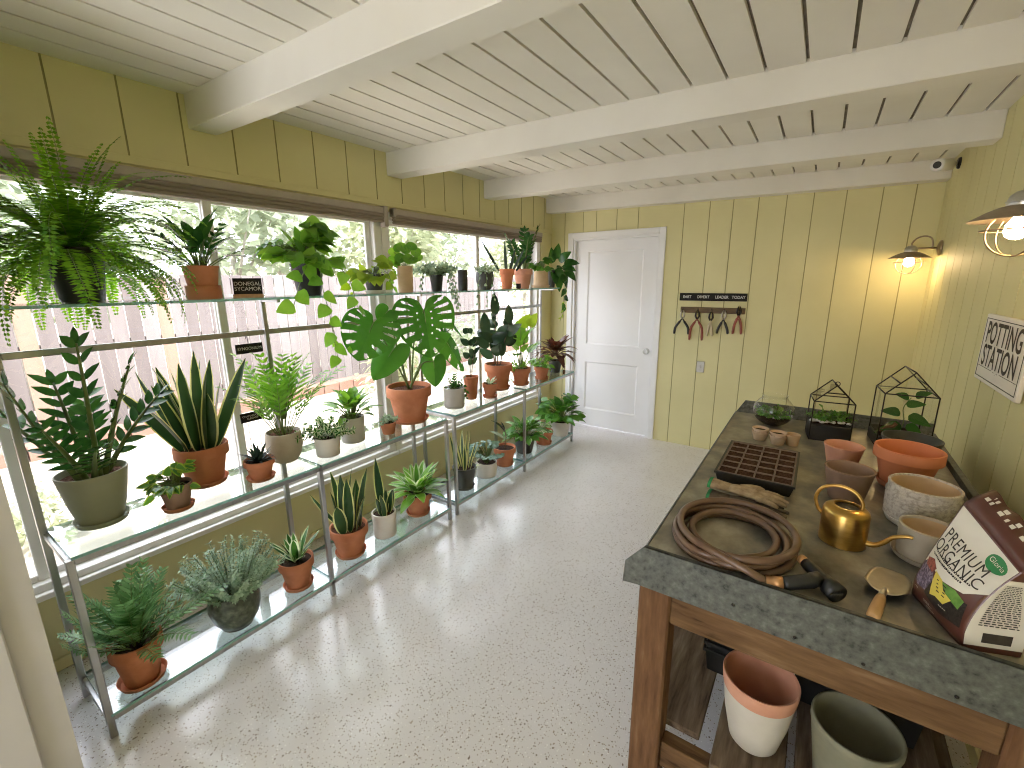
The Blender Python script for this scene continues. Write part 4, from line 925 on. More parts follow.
c = onx(250, 353, XBk+.02); chalk('chalk_tag', 'narrow chalk tag hanging below the back rail above the parlor palm', (c.x,c.y,c.z), pi/2, .122, .045, 'SYNGONIUM', .0195, 0, False, 0, 1)
c = onx(260, 470, -2.18); zt = z_at(c.x, c.y, 421)
chalk('chalk_tag', 'chalk tag on a thin stake standing behind the haworthia', (c.x,c.y,ZS), pi/2, .105, .045, 'CHAMAEDOREA\nELEGANS', .0130, -.05, False, zt-ZS)
# ============================================================ WORKBENCH
BX0, BX1, BY0, BY1, BT, BLIP = -.322, .505, 1.115, 2.74, .866, .880
bench = thing('workbench', 'old timber workbench with a galvanised zinc tray top along the right wall', 'workbench', (.09, 1.93, 0))
bx, by = .09, 1.93
def bb(name, lo, hi, mat, bev=.004, lab=None, rough=0):
    mb = MB(); mb.box((lo[0]-bx,lo[1]-by,lo[2]),(hi[0]-bx,hi[1]-by,hi[2]),0,bev); o = mb.build(name, M[mat], bench)
    if lab: o['label'] = lab
    return o
mb = MB(); mb.box((BX0-bx,BY0+.008-by,BT-.022),(BX1-bx-.008,BY1-by,BT),0,.002); tp = mb.build('zinc_top', M['zinctop'], bench); tp['label'] = 'stained zinc work surface'
# front apron with the flared left corner, seen as one folded sheet
mb = MB()
prof = [(BX0,BLIP),(BX0-.050,BLIP-.060),(BX0-.055,.752),(BX0-.014,.757),(BX1+.03,.757),(BX1+.03,BLIP-.03),(BX1,BLIP)]
fr_ = [mb.vert((x-bx,BY0-by,z)) for x, z in prof]; bk = [mb.vert((x-bx,BY0+.006-by,z)) for x, z in prof]
mb.face(fr_[::-1]); mb.face(bk)
for i in range(len(prof)): j = (i+1) % len(prof); mb.face((fr_[i],fr_[j],bk[j],bk[i]))
mb.box((BX0-bx,BY0+.0-by,BLIP-.004),(BX1-bx,BY0+.016-by,BLIP),0,.0015)
mb.build('front_apron', M['zinc'], bench)
mb = MB(); y0, y1 = BY0+.0065-by, BY1-by
P = [(BX0,BT+.002),(BX0-.006,BT-.003),(BX0-.008,.755),(BX0-.004,.755),(BX0-.003,BT-.006),(BX0-.001,BT-.004)]
a = [mb.vert((x-bx,y0,z)) for x, z in P]; b = [mb.vert((x-bx,y1,z)) for x, z in P]
mb.face(a); mb.face(b[::-1])
for i in range(6): j = (i+1) % 6; mb.face((a[i],b[i],b[j],a[j]))
mb.build('side_flashing', M['zinc'], bench)
mb = MB(); mb.box((BX1-.008-bx,BY0+.007-by,.757),(BX1-bx,BY1-by,BLIP+.012),0,.0015); mb.box((BX1-.010-bx,BY0+.018-by,BLIP+.006),(BX1+.012-bx,BY1-by,BLIP+.013),0,.0015); mb.build('side_flashing', M['zinc'], bench)
mb = MB(); yb = BY1-by
for (z0, z1, o0, o1) in ((BT-.1,BT,0,0),(BT,.925,0,.05)):
    q = [(BX0+.0-bx,yb+o0,z0),(BX1-bx,yb+o0,z0),(BX1-bx+o1*.3,yb+o1,z1),(BX0+o1*.7-bx,yb+o1,z1)]
    q2 = [(x,y+.006,z) for x,y,z in q]; A = [mb.vert(p) for p in q]; B = [mb.vert(p) for p in q2]
    mb.face(A); mb.face(B[::-1])
    for i in range(4): j = (i+1)%4; mb.face((A[i],B[i],B[j],A[j]))
mb.build('back_flashing', M['zinc'], bench)
lx = [(-.331,-.243),(.408,.496)]; ly = [(1.124,1.212),(2.62,2.708)]
for (x0,x1) in lx:
    for (y0,y1) in ly: bb('leg', (x0,y0,0), (x1,y1,.838), 'woodz', .006)
bb('front_rail', (-.243,1.130,.660), (.408,1.176,.838), 'wood'); bb('back_rail', (-.243,2.656,.66), (.408,2.70,.838), 'wood')
for x in (-.325,.446): bb('side_rail', (x,1.212,.66), (x+.044,2.62,.838), 'woody')
bb('lower_rail', (-.243,1.150,.130), (.408,1.20,.222), 'wood'); bb('lower_rail', (-.243,2.636,.130), (.408,2.68,.222), 'wood')
for x in (-.315,.436): bb('lower_side_rail', (x,1.212,.13), (x+.044,2.62,.222), 'woody')
SH = .246
for (x0,x1) in ((-.330,-.146),(-.106,.078),(.098,.274),(.292,.44)): bb('shelf_board', (x0,1.148 if x0 > -.2 else 1.214,.2225), (x1,2.685 if x0>-.2 else 2.618,SH), 'woody', .004)
# nail heads along the apron
for (x, z) in ((-.09,.80),(.045,.772),(.175,.768),(.325,.772)):
    mb = MB(); mb.lathe([(.0,0),(.0045,0),(.003,.002),(0,.0025)], 10); o = mb.build('nail', M['wire'], bench); o.location = (x-bx,BY0-by,z); o.rotation_euler = (pi/2,0,0)
# ------------------------------------------------------------ things on the bench
def bench_pot(name, label, base, rimy, rimw, style, mat, saucer=None, sr=.9, z=BT, soil=None, rs=1.0, c=None, h=None, cat='flower pot', seg=40):
    if c is None:
        b = onz(base[0], base[1], z); dh = math.hypot(b.x,b.y); dep = (b-V((0,0,EYE))).dot(fwd); ct = (b.x*fwd.x+b.y*fwd.y)/(dh*math.hypot(fwd.x,fwd.y))
        r = rimw*dep*ct/F/2*rs; c = V((b.x+b.x/dh*r*.7, b.y+b.y/dh*r*.7, z))
    else: r = rimw; c = V(c)
    hh = h or z_at(c.x, c.y, rimy)-z
    root = thing(name, label, cat, c); make_pot(root, style, r, hh, mat, saucer, sr, soil, .8, seg)
    print('%-14s c=(%.3f,%.3f) r=%.3f h=%.3f' % (mat, c.x, c.y, r, hh)); return root, r, hh
bench_pot('flower_pot', 'small empty pink terracotta pot behind the brown weathered pot', None, 0, .066, 'plain', 'terrapink', c=(.145,2.10,BT), h=.098)
bench_pot('flower_pot', 'empty brown weathered clay pot behind the brass watering can', None, 0, .071, 'plain', 'terradark', c=(.150,1.80,BT), h=.112)
bench_pot('flower_pot', 'large empty orange terracotta pot with a thick rim on a saucer', None, 0, .099, 'terra', 'terra2', 'terra', .80, c=(.325,2.03,BT), h=.145, seg=48)
bench_pot('flower_pot', 'dark charcoal bowl standing behind the large orange pot', None, 0, .098, 'cone', 'darkgrey', c=(.375,2.34,BT), h=.10)
r_ = thing('flower_pot', 'white empty planter with an embossed crackle pattern', 'flower pot', (.327,1.725,BT))
make_pot(r_, 'cyl', .086, .128, 'crackle', 'offwhite', .98, None, .8, 48)
mb = MB(); mb.lathe([(.0782,.1225),(.0765,.118),(.0722,.0165),(0,.0155)], 44); mb.build('glazed_inside', M['tan'], r_)['label'] = 'ochre inside glaze'
mb = MB(); NS, NZ = 120, 26
for j in range(NZ+1):
    zz0 = .010+.094*j/NZ
    for k in range(NS):
        q = .086*(.932+.065*(zz0/.128))+.0013
        bmp = (sin(k*.785+sin(j*1.3)*2.1)*cos(j*1.1+sin(k*.41)*2.4) > .05)*.0030 if 0 < j < NZ else -.0012
        mb.vert(((q+bmp)*cos(2*pi*k/NS), (q+bmp)*sin(2*pi*k/NS), zz0))
for j in range(NZ):
    for k in range(NS): mb.face((j*NS+k, j*NS+(k+1)%NS, (j+1)*NS+(k+1)%NS, (j+1)*NS+k), 0, True)
mb.build('embossed_band', M['crackle'], r_)['label'] = 'raised white crackle relief'
r_ = thing('flower_pot', 'low cream pot with an ochre inside on a cream saucer beside the soil bag', 'flower pot', (.312,1.500,BT))
make_pot(r_, 'cyl', .064, .094, 'beige', 'beige', 1.12, None, .8, 44)
mb = MB(); mb.lathe([(.0572,.09),(.0555,.085),(.0525,.012),(0,.0105)], 40); mb.build('glazed_inside', M['tan'], r_)['label'] = 'ochre inside glaze'
# watering can
wc = thing('watering_can', 'small brass watering can with a looped handle and thin curved spout', 'watering can', (.132,1.480,BT), -.20); wc.scale = (1.08,1.08,1.08)
mb = MB(); mb.lathe([(0,0),(.050,0),(.0525,.002),(.0515,.086),(.049,.093),(.043,.098),(.030,.102),(.0295,.1035),(.0270,.1035),(.0265,.101),(.0275,.098),(.0,.098)], 44, mats=[0]*10+[1]); sharpen(mb.build('body', [M['brass'], M['wire']], wc), 50)
mb = MB(); mb.tube(smooth_path([(.030,0,.098),(.030,0,.118),(.012,0,.142),(-.022,0,.150),(-.056,0,.136),(-.070,0,.106),(-.064,0,.078),(-.0515,0,.062)], 7), .0045, 10); mb.build('handle', M['brass'], wc)
mb = MB(); pts = smooth_path([(.046,-.004,.018),(.066,-.006,.020),(.084,-.008,.036),(.100,-.010,.058),(.122,-.012,.070),(.135,-.013,.072)], 6); mb.tube(pts, [.0075-.0040*k/(len(pts)-1) for k in range(len(pts))], 10); mb.build('spout', M['brass'], wc)
# seed tray
TX0, TX1, TY0, TY1, TZ = -.250, .006, 1.690, 2.075, .912
st = thing('seed_tray', 'black seed-starting tray with rows of soil-filled cells', 'seed tray', ((TX0+TX1)/2,(TY0+TY1)/2,BT))
hx, hy, hz = (TX1-TX0)/2, (TY1-TY0)/2, TZ-BT
mb = MB()
def ringp(ix, z): return [mb.vert(p) for p in ((-hx+ix,-hy+ix,z),(hx-ix,-hy+ix,z),(hx-ix,hy-ix,z),(-hx+ix,hy-ix,z))]
rs = [ringp(.014,0), ringp(.004,hz-.008), ringp(0,hz-.008), ringp(0,hz), ringp(.010,hz), ringp(.016,.006)]
for p, q in zip(rs, rs[1:]):
    for k in range(4): mb.face((p[k],p[(k+1)%4],q[(k+1)%4],q[k]))
mb.face(rs[0][::-1]); mb.face(rs[-1]); mb.build('tray', M['black'], st)
mb = MB(); nx, ny = 4, 6; w_, d_ = (2*hx-.02)/nx, (2*hy-.02)/ny
for i in range(nx+1): x = -hx+.01+w_*i; mb.box((x-.0022,-hy+.011,hz-.012),(x+.0022,hy-.011,hz+.001),0,.0005)
for j in range(ny+1): y = -hy+.01+d_*j; mb.box((-hx+.011,y-.0022,hz-.012),(hx-.011,y+.0022,hz+.0008),0,.0005)
mb.build('cell_grid', M['traygrid'], st)['label'] = 'brown dividers between the cells'
for i in range(nx):
    for j in range(ny):
        mb = MB(); x0 = -hx+.01+w_*i+.0035; y0 = -hy+.01+d_*j+.0035; a, b = w_-.007, d_-.007; q = 4; g_ = []
        for u in range(q+1): g_.append([mb.vert((x0+a*u/q, y0+b*v/q, hz-.0035+U(-.0012,.0012))) for v in range(q+1)])
        for u in range(q):
            for v in range(q): mb.face((g_[u][v],g_[u+1][v],g_[u+1][v+1],g_[u][v+1]), 0, True)
        bs = [mb.vert(p) for p in ((x0+.008,y0+.008,.008),(x0+a-.008,y0+.008,.008),(x0+a-.008,y0+b-.008,.008),(x0+.008,y0+b-.008,.008))]; mb.face(bs[::-1])
        for e_, (k0, k1) in (([g_[u][0] for u in range(q+1)],(0,1)),([g_[q][v] for v in range(q+1)],(1,2)),([g_[u][q] for u in range(q,-1,-1)],(2,3)),([g_[0][v] for v in range(q,-1,-1)],(3,0))):
            mb.face([bs[k0],bs[k1]]+e_[::-1])
        mb.build('soil_plug', M['traysoil'], st)
# peat cups
for (x, y, nest, mat, lab) in ((-.160,2.30,1,'cup','leftmost small peat cup, nested in a second one, behind the seed tray'),(-.086,2.275,1,'cup','middle small peat cup with soil behind the seed tray'),(-.030,2.295,0,'tan','rightmost small tan cup behind the seed tray')):
    t = thing('peat_cup', lab, 'cup', (x,y,BT), 0, 'small peat cups')
    R_ = .035; mb = MB()
    if nest:
        mb.lathe([(0,0),(R_*.72,0),(R_*.98,.036),(R_,.037),(R_,.041),(R_*.90,.041),(R_*.68,.006),(0,.006)], 24); sharpen(mb.build('outer_cup', M[mat], t))
        mb = MB(); mb.lathe([(0,.0075),(R_*.62,.0075),(R_*.86,.050),(R_*1.0,.0505),(R_*1.0,.056),(R_*.9,.056),(R_*.78,.045),(0,.045)], 24, mats=[0]*6+[1]); sharpen(mb.build('inner_cup', [M[mat], M['soil']], t))
    else:
        R_ = .030; mb.lathe([(0,0),(R_*.78,0),(R_*.97,.046),(R_,.047),(R_,.051),(R_*.90,.051),(R_*.70,.006),(0,.006)], 24); sharpen(mb.build('cup_body', M[mat], t))
# hose
hs = thing('garden_hose', 'coiled brown rubber garden hose with a black spray nozzle', 'hose', (-.128,1.302,BT))
mb = MB(); pts = []; HR = .0098
TURNS = 5; N = 46
rad = [(.152,.170),(.128,.146),(.142,.160),(.108,.124),(.148,.163)]; lev = [.0105,.0105,.030,.030,.0495]
lev = [.0102,.0102,.0285,.0285,.0465]
for t_ in range(TURNS):
    for k in range(N):
        f_ = k/N; nxt = min(t_+1, TURNS-1); bl = 0 if f_ < .8 else (f_-.8)/.2; bl = bl*bl*(3-2*bl)
        rx = rad[t_][0]*(1-bl)+rad[nxt][0]*bl; ry = rad[t_][1]*(1-bl)+rad[nxt][1]*bl; zz1 = lev[t_]*(1-bl)+lev[nxt]*bl
        a = -1.0+2*pi*f_; pts.append(V((rx*cos(a)+.008*sin(t_*2.1), ry*sin(a)+.006*cos(t_*1.7), zz1)))
e = pts[-1]; pts = pts[:-6] + smooth_path([pts[-6], V((.060,-.170,.030)), V((.100,-.161,.0115))], 5)
mb.tube(pts, HR, 10); mb.build('hose_coil', M['hose'], hs)
nz = MB(); A = V((.100,-.161,.0125)); B = V((.135,-.154,.016)); 
nz.tube([A, A.lerp(B,.4), A.lerp(B,.41), B], [.0135,.0135,.0155,.0155], 14); nz.build('copper_coupling', M['copper'], hs)
nz = MB(); C1 = V((.190,-.128,.030)); C2 = V((.206,-.112,.034)); C3 = V((.238,-.128,.026))
nz.tube([B, B.lerp(C1,.15), B.lerp(C1,.6), C1, C2], [.0150,.0170,.0165,.0180,.016], 14)
Hd = V((.176,-.060,.034)); Hf = V((.243,-.140,.023))
nz.tube([Hd, Hd.lerp(Hf,.2), Hd.lerp(Hf,.55), Hd.lerp(Hf,.72), Hd.lerp(Hf,.74), Hf, Hf.lerp(Hd,.02)], [.0135,.0150,.0180,.0190,.0225,.0225,.015], 16)
nz.build('nozzle', M['black'], hs)
nz = MB(); nz.tube([Hd-(Hf-Hd)*.16, Hd], [.0112,.0125], 14); nz.build('orange_connector', M['copper'], hs)
# gloves
def glove(name, label, c, rz, tilt, mats, flip=1):
    t = thing(name, label, 'glove', c, rz, 'pair of garden gloves')
    def lump(parts_):
        mb = MB()
        for pts_, rr, fl in parts_:
            mb.tube(pts_, rr, 12, 0, True, fl)
        o = mb.build('tmp', M['glove']); md = o.modifiers.new('r', 'REMESH'); md.mode = 'VOXEL'; md.voxel_size = .0024; md.use_smooth_shade = True
        sm = o.modifiers.new('s', 'SMOOTH'); sm.iterations = 4
        dg = bpy.context.evaluated_depsgraph_get(); me = bpy.data.meshes.new_from_object(o.evaluated_get(dg)); bpy.data.objects.remove(o); return me
    palm_ = [([(-.055,0,.013),(-.02,0,.015),(.025,0,.015),(.045,0,.013)], [.027,.035,.038,.030], .36)]
    fing = []
    for k, (y, l, a) in enumerate(((.030,.072,.16),(.011,.088,.05),(-.010,.086,-.06),(-.030,.066,-.20))):
        p0 = V((.035,y,.013)); d = V((cos(a),sin(a),0)); fing.append(([p0, p0+d*l*.35+Z*.004, p0+d*l*.7+Z*.002, p0+d*l-Z*.003], [.0098,.0094,.0090,.0062], .9))
    th = ([(-.02,.028*flip,.012),(.008,.050*flip,.014),(.032,.058*flip,.013),(.048,.058*flip,.010)], [.013,.0115,.011,.008], .85)
    me = lump(palm_+fing+[th]); me.materials.clear(); me.materials.append(M[mats[0]])
    for p_ in me.polygons: p_.use_smooth = True
    o = bpy.data.objects.new('glove_body', me); COL.objects.link(o); o.parent = t
    mb = MB(); mb.tube([(-.112,0,.013),(-.108,0,.0135),(-.080,0,.013),(-.05,0,.0135)], [.030,.0335,.030,.0275], 18, 0, True, .40); mb.tube([(-.116,0,.0132),(-.106,0,.0132)], [.0345,.0345], 18, 1, True, .42)
    mb.build('cuff', [M[mats[1]], M['glovegreen']], t)
    return t
g1 = glove('garden_glove', 'lower garden glove, darker and soiled, lying flat in front of the seed tray', (-.125,1.545,BT), -.06, 0, ('glovedark','glovedark'), -1)
g2 = glove('garden_glove', 'upper tan garden glove lying on its darker pair, green cuff edge to the left', (-.130,1.575,BT+.0285), -.06, 0, ('glove','glove'), 1); g2.rotation_euler = (0,.05,-.04); g2.location.z = BT+.0265
# trowel
tw = thing('hand_trowel', 'steel hand trowel with a wooden handle lying at the front of the bench', 'trowel', (.200,1.225,BT), math.atan2(.228,.055)-pi/2)
mb = MB(); NU, NV = 14, 10; rows = []
for i in range(NU+1):
    t_ = i/NU; w = .041*(min(1, .62+t_*2.2) if t_ < .3 else 1)*(1 if t_ < .55 else math.sqrt(max(0, 1-((t_-.55)/.45)**2.2))); w = max(w, .0015)
    rows.append([mb.vert((w*(2*j/NV-1), .016+.140*t_, .0035+.009*((2*j/NV-1)**2)*min(1,w/.03)*(1-.5*t_)+.010*(1-t_))) for j in range(NV+1)])
for p, q in zip(rows, rows[1:]):
    for j in range(NV): mb.face((p[j],p[j+1],q[j+1],q[j]), 0, True)
bl_ = mb.build('blade', M['steel'], tw); so = bl_.modifiers.new('thickness', 'SOLIDIFY'); so.thickness = .0016; so.offset = 1
mb = MB(); mb.tube([(0,-.012,.017),(0,.010,.017),(0,.026,.0150),(0,.045,.0125)], [.0075,.0075,.0065,.003], 12); mb.build('socket', M['steel'], tw)
mb = MB(); mb.tube([(0,-.098,.014),(0,-.094,.014),(0,-.07,.015),(0,-.03,.0165),(0,-.010,.017)], [.008,.0125,.0128,.0115,.0095], 16); mb.build('handle', M['handle'], tw)
# glass bowl terrarium
bo = thing('bowl_terrarium', 'round glass fishbowl terrarium with moss at the far left corner of the bench', 'terrarium', (-.132,2.565,BT))
R_, zc = .093, .080
pr = [(0,.003)]+[(R_*cos(a), zc+R_*.86*sin(a)) for a in [radians(-82+k*11) for k in range(13)]]+[(.056,.157),(.060,.163)]
mb = MB(); mb.lathe(pr, 40); mb.build('glass_bowl', M['glass'], bo)
mb = MB(); mb.lathe([(0,.006)]+[(R_*.975*cos(a), zc+R_*.86*.975*sin(a)) for a in [radians(-80+k*10) for k in range(6)]]+[(0,.050)], 32); mb.build('soil', M['soil'], bo)
mb = MB(); mound(mb, .045, 110, .066, .055, .026, .017, low=-.1, cz=.25, seg=3); bush(mb, .045, 20, .06, .06, .016, .010, 6, r0=.03); mb.build('moss_plants', [L['mid'], L['margin'], L['stem']], bo)
def pebble(parent, c, r):
    mb = MB(); s_ = (U(.8,1.2),U(.7,1.1),U(.55,.8)); n1, n2 = 8, 12; rows = [[mb.vert((c[0],c[1],c[2]-r*s_[2]))]]
    for i in range(1, n1): 
        a = pi*i/n1; rows.append([mb.vert((c[0]+r*s_[0]*sin(a)*cos(2*pi*k/n2)*U(.95,1.05), c[1]+r*s_[1]*sin(a)*sin(2*pi*k/n2)*U(.95,1.05), c[2]-r*s_[2]*cos(a))) for k in range(n2)])
    rows.append([mb.vert((c[0],c[1],c[2]+r*s_[2]))])
    for k in range(n2): mb.face((rows[0][0],rows[1][(k+1)%n2],rows[1][k]),0,True); mb.face((rows[-1][0],rows[-2][k],rows[-2][(k+1)%n2]),0,True)
    for p, q in zip(rows[1:-1], rows[2:-1]):
        for k in range(n2): mb.face((p[k],p[(k+1)%n2],q[(k+1)%n2],q[k]),0,True)
    mb.build('pebble', M['stone'], parent)
for (x, y, r) in ((.03,-.04,.009),(.045,-.02,.008),(-.02,-.05,.008),(.01,-.055,.007)): pebble(bo, (x,y,.055), r)
# house terrariums
def house(label, c, rz, w, d, h, ridge, base, kind):
    t = thing('house_terrarium', label, 'terrarium', c, rz, 'house-shaped glass terrariums'); b = .0028
    A = lambda s_, yy, z: V((s_*w/2, yy*d/2, z))
    mb = MB()
    def bar(p, q): mb.tube([p, q], b, 6)
    for yy in (-1,1):
        for s_ in (-1,1): bar(A(s_,yy,0), A(s_,yy,h)); bar(A(s_,yy,h), A(0,yy,ridge))
        bar(A(-1,yy,h), A(1,yy,h)); bar(A(-1,yy,.003), A(1,yy,.003))
    for s_ in (-1,1): bar(A(s_,-1,h), A(s_,1,h)); bar(A(s_,-1,.003), A(s_,1,.003)); bar(A(s_*.5,-1,(h+ridge)/2), A(s_*.5,1,(h+ridge)/2)) if kind == 2 else None
    bar(A(0,-1,ridge), A(0,1,ridge))
    if kind == 1: mb.tube([V((.009*cos(a), -d/2, ridge+.009+.009*sin(a))) for a in [2*pi*k/14 for k in range(14)]], .0018, 6, 0, False, closed=True); bar(A(-.45,-1,h+(ridge-h)*.55), A(.45,-1,h+(ridge-h)*.55))
    mb.build('wire_frame', M['wire'], t)
    for lo in ((-1,-1),(1,-1)): 
        mb = MB(); s_ = lo[0]; mb.poly([A(s_,-1,base),A(s_,1,base),A(s_,1,h),A(s_,-1,h)]); mb.build('glass_pane', M['glass'], t)
        mb = MB(); mb.poly([A(s_,-1,h),A(s_,1,h),A(0,1,ridge),A(0,-1,ridge)]); mb.build('glass_pane', M['glass'], t)
    for yy in (-1,1):
        mb = MB(); mb.poly([A(-1,yy,base),A(1,yy,base),A(1,yy,h),A(0,yy,ridge),A(-1,yy,h)]); mb.build('glass_pane', M['glass'], t)
    mb = MB(); mb.box((-w/2-.001,-d/2-.001,0),(w/2+.001,d/2+.001,base),0,.002); mb.build('base_tray', M['black'], t)
    mb = MB(); n = 7; g_ = [[mb.vert((-w/2*.96+w*.96*i/n, -d/2*.96+d*.96*j/n, base+.004+U(0,.008))) for j in range(n+1)] for i in range(n+1)]
    for i in range(n):
        for j in range(n): mb.face((g_[i][j],g_[i+1][j],g_[i+1][j+1],g_[i][j+1]),0,True)
    mb.build('soil', M['soil'], t)
    mb = MB()
    if kind == 1:
        for (x, y) in ((-.045,.0),(.0,.02),(.04,.0),(.03,.03),(-.02,-.02)):
            m2 = MB(); bush(m2, base+.008, 9, .035, .05, .017, .010, 6, r0=.02); 
            b0 = len(mb.v); mb.v += [(a+x,bq+y,cq) for a,bq,cq in m2.v]; mb.f += [tuple(b0+i for i in q) for q in m2.f]; mb.m += m2.m; mb.s += m2.s
        rosette(mb, base+.01, 6, .03, .02, (0,40), .055, (.2,.6), .6, .7)
        mb.build('foliage', [L['mid'], L['margin'], L['stem']], t)
        for k in range(9): pebble(t, (-w*.42+w*.84*k/8+U(-.006,.006), -d*.36+U(-.008,.02), base+.012), U(.008,.015))
    else:
        mb.tube(smooth_path([(.0,0,base),(.01,0,base+.06),(.0,.0,base+.12),(.02,0,base+.17)],5), .002, 6, 2)
        for (x, z, dx, dz, l) in ((-.01,.10,-1,.15,.075),(.02,.09,.9,-.3,.085),(.0,.045,-.9,-.25,.08),(.02,.05,.8,-.6,.075),(.005,.14,.9,.25,.065),(.01,.17,-.7,.3,.06),(.03,.18,.4,.3,.06),(-.03,.02,-.8,-.2,.07)):
            mb.leaf((x,-.01,base+z), (dx,-.35,dz), (0,-.75,.65), l, l*.62, .55, .75, .4, .12, 6)
        mb.build('foliage', [L['deep'], L['margin'], L['stem']], t)
        m2 = MB(); m2.tube(smooth_path([(-.075,-.02,base+.01),(-.05,-.02,base+.028),(-.03,-.02,base+.036),(-.018,-.02,base+.052)],5), .008, 8); m2.build('driftwood', M['wood'], t)
house('smaller house-shaped glass terrarium with white pebbles and a ring on top', (.100,2.50,BT), .12, .155, .140, .185, .265, .075, 1)
house('larger house-shaped glass terrarium with a climbing leafy stem in the far right corner', (.362,2.56,BT), .10, .180, .170, .245, .345, .050, 2)
# soil bag
bg = thing('soil_bag', 'brown and white stand-up bag of organic potting mix with the top folded', 'bag', (.338,1.238,BT), .36)
BW, BD, BH = .170, .095, .245
def bagp(u, v, side, off=0):
    """u 0..1 from far to near along the front, v 0..1 up, side 'f' front 'b' back"""
    pin = 1-.95*max(0,(v-.15)/.85)**1.15; dep = BD/2*pin*(1+.12*sin(pi*v)); bul = .016*sin(pi*u)*sin(pi*min(1,v*1.15))
    y = BW/2-BW*u; lean = .012*v*v; slump = .012*sin(pi*v)*(u-.5)
    x = (-dep-bul-off) if side == 'f' else (dep+bul*.5+off)
    return V((x+lean, y*(1+.02*sin(pi*v))+slump-.004*v, v*BH*(1-.24*u*v)))
NU, NVv = 16, 20
mb = MB(); gf = [[mb.vert(bagp(i/NU, j/NVv, 'f')) for j in range(NVv+1)] for i in range(NU+1)]; gb = [[mb.vert(bagp(i/NU, j/NVv, 'b')) for j in range(NVv+1)] for i in range(NU+1)]
def fm(u, v):
    if v > .93: return 0
    if v > .50: return 1
    if v > .42+.05*sin(u*5): return 1
    if u < .32 and v > .22: return 2
    if v > .14+.05*(1-u)*(1): return 3
    return 0
for i in range(NU):
    for j in range(NVv):
        u, v = (i+.5)/NU, (j+.5)/NVv
        mb.face((gf[i][j],gf[i][j+1],gf[i+1][j+1],gf[i+1][j]), 0, True); mb.face((gb[i][j],gb[i+1][j],gb[i+1][j+1],gb[i][j+1]), 0, True)
for row in (0, NU):
    for j in range(NVv):
        q = (gf[row][j],gb[row][j],gb[row][j+1],gf[row][j+1]); mb.face(q if row == 0 else q[::-1], 1 if (row == NU and 1 <= j < 17) else 0)
mb.face([gf[i][0] for i in range(NU+1)]+[gb[i][0] for i in range(NU,-1,-1)])
mb.build('bag_body', [M['bagbrown'], M['bagwhite']], bg)
# crimped top strip
mb = MB(); cr = []
for i in range(NU+1):
    a = bagp(i/NU, 1, 'f'); b_ = a+V((.016,.0,.018)); c_ = a+V((.050,.004,.036+.004*sin(i*1.1)))
    cr.append([mb.vert(a), mb.vert(b_), mb.vert(c_)])
for p, q in zip(cr, cr[1:]):
    for k in range(2): mb.face((p[k],q[k],q[k+1],p[k+1]), 0, True)
m3 = MB()
for i, (t0, w_) in enumerate(((.08,.05),(.16,.03),(.30,.06),(.42,.03),(.50,.05),(.66,.06),(.78,.04),(.88,.05))):
    for k in range(2):
        q0 = bagp(t0, 1, 'f')+V((.026+.010*k,.001,.0245+.004*k)); q1 = bagp(t0+w_, 1, 'f')+V((.026+.010*k,.001,.0245+.004*k))
        m3.poly([q0, q1, q1+V((.007,0,.0048)), q0+V((.006,0,.0042))])
o3 = m3.build('bag_marks', M['bagwhite'], bg); so3 = o3.modifiers.new('thickness','SOLIDIFY'); so3.thickness = .001; so3.offset = 0
o = mb.build('folded_top', M['bagbrown'], bg); so = o.modifiers.new('thickness','SOLIDIFY'); so.thickness = .003
def patch(name, mat, poly, off, sub=6, lab=None):
    """print lying on the front film: poly in (u,v)"""
    mb = MB(); us = [p[0] for p in poly]; cu = sum(us)/len(us); cv = sum(p[1] for p in poly)/len(poly); K = sub; rows = []
    N = len(poly); dense = []
    for i in range(N):
        a, b = poly[i], poly[(i+1)%N]
        for k in range(4): dense.append((a[0]+(b[0]-a[0])*k/4, a[1]+(b[1]-a[1])*k/4))
    cen = mb.vert(bagp(cu, cv, 'f', off)); prev = None
    for s_ in range(1, K+1):
        row = [mb.vert(bagp(cu+(p[0]-cu)*s_/K, cv+(p[1]-cv)*s_/K, 'f', off)) for p in dense]; n = len(row)
        for k in range(n):
            if prev is None: mb.face((cen,row[(k+1)%n],row[k]),0,True)
            else: mb.face((prev[k],prev[(k+1)%n],row[(k+1)%n],row[k]),0,True)
        prev = row
    return mb.build(name, M[mat], bg)
patch('white_panel', 'bagwhite', [(.02,.985),(.98,.985),(.985,.60),(.80,.46),(.5,.42),(.25,.44),(.02,.40)], .0006)
patch('berry_picture', 'bagberry', [(.03,.40),(.10,.46),(.30,.43),(.40,.34),(.30,.20),(.10,.17),(.03,.2)], .0008)
patch('flower_picture', 'bagred', [(.06,.46),(.20,.50),(.34,.46),(.30,.40),(.10,.40)], .0011)
patch('soil_picture', 'bagsoil', [(.38,.34),(.90,.40),(.93,.16),(.6,.12),(.30,.18)], .0009)
patch('leaf_picture', 'bagleaf', [(.52,.42),(.72,.44),(.86,.40),(.84,.30),(.66,.34)], .0011)
patch('yellow_flash', 'bagyellow', [(.36,.45),(.52,.43),(.60,.36),(.74,.33),(.66,.24),(.52,.25),(.42,.22),(.40,.32)], .0014)
patch('green_seal', 'baggreen', [(.79+.135*cos(a), .865+.085*sin(a)) for a in [2*pi*k/20 for k in range(20)]], .0012)
def tx(name, txt, u, v, size, mat, sx=1, rot=0, off=.0016, **k):
    mb = MB(); ca, sa = cos(rot), sin(rot)
    add_text(mb, txt, lambda x, y: bagp(u+(x*ca-y*sa)/BW, v+(x*sa+y*ca)/BH, 'f', off), size, sx=sx, **k); return mb.build(name, M[mat], bg)
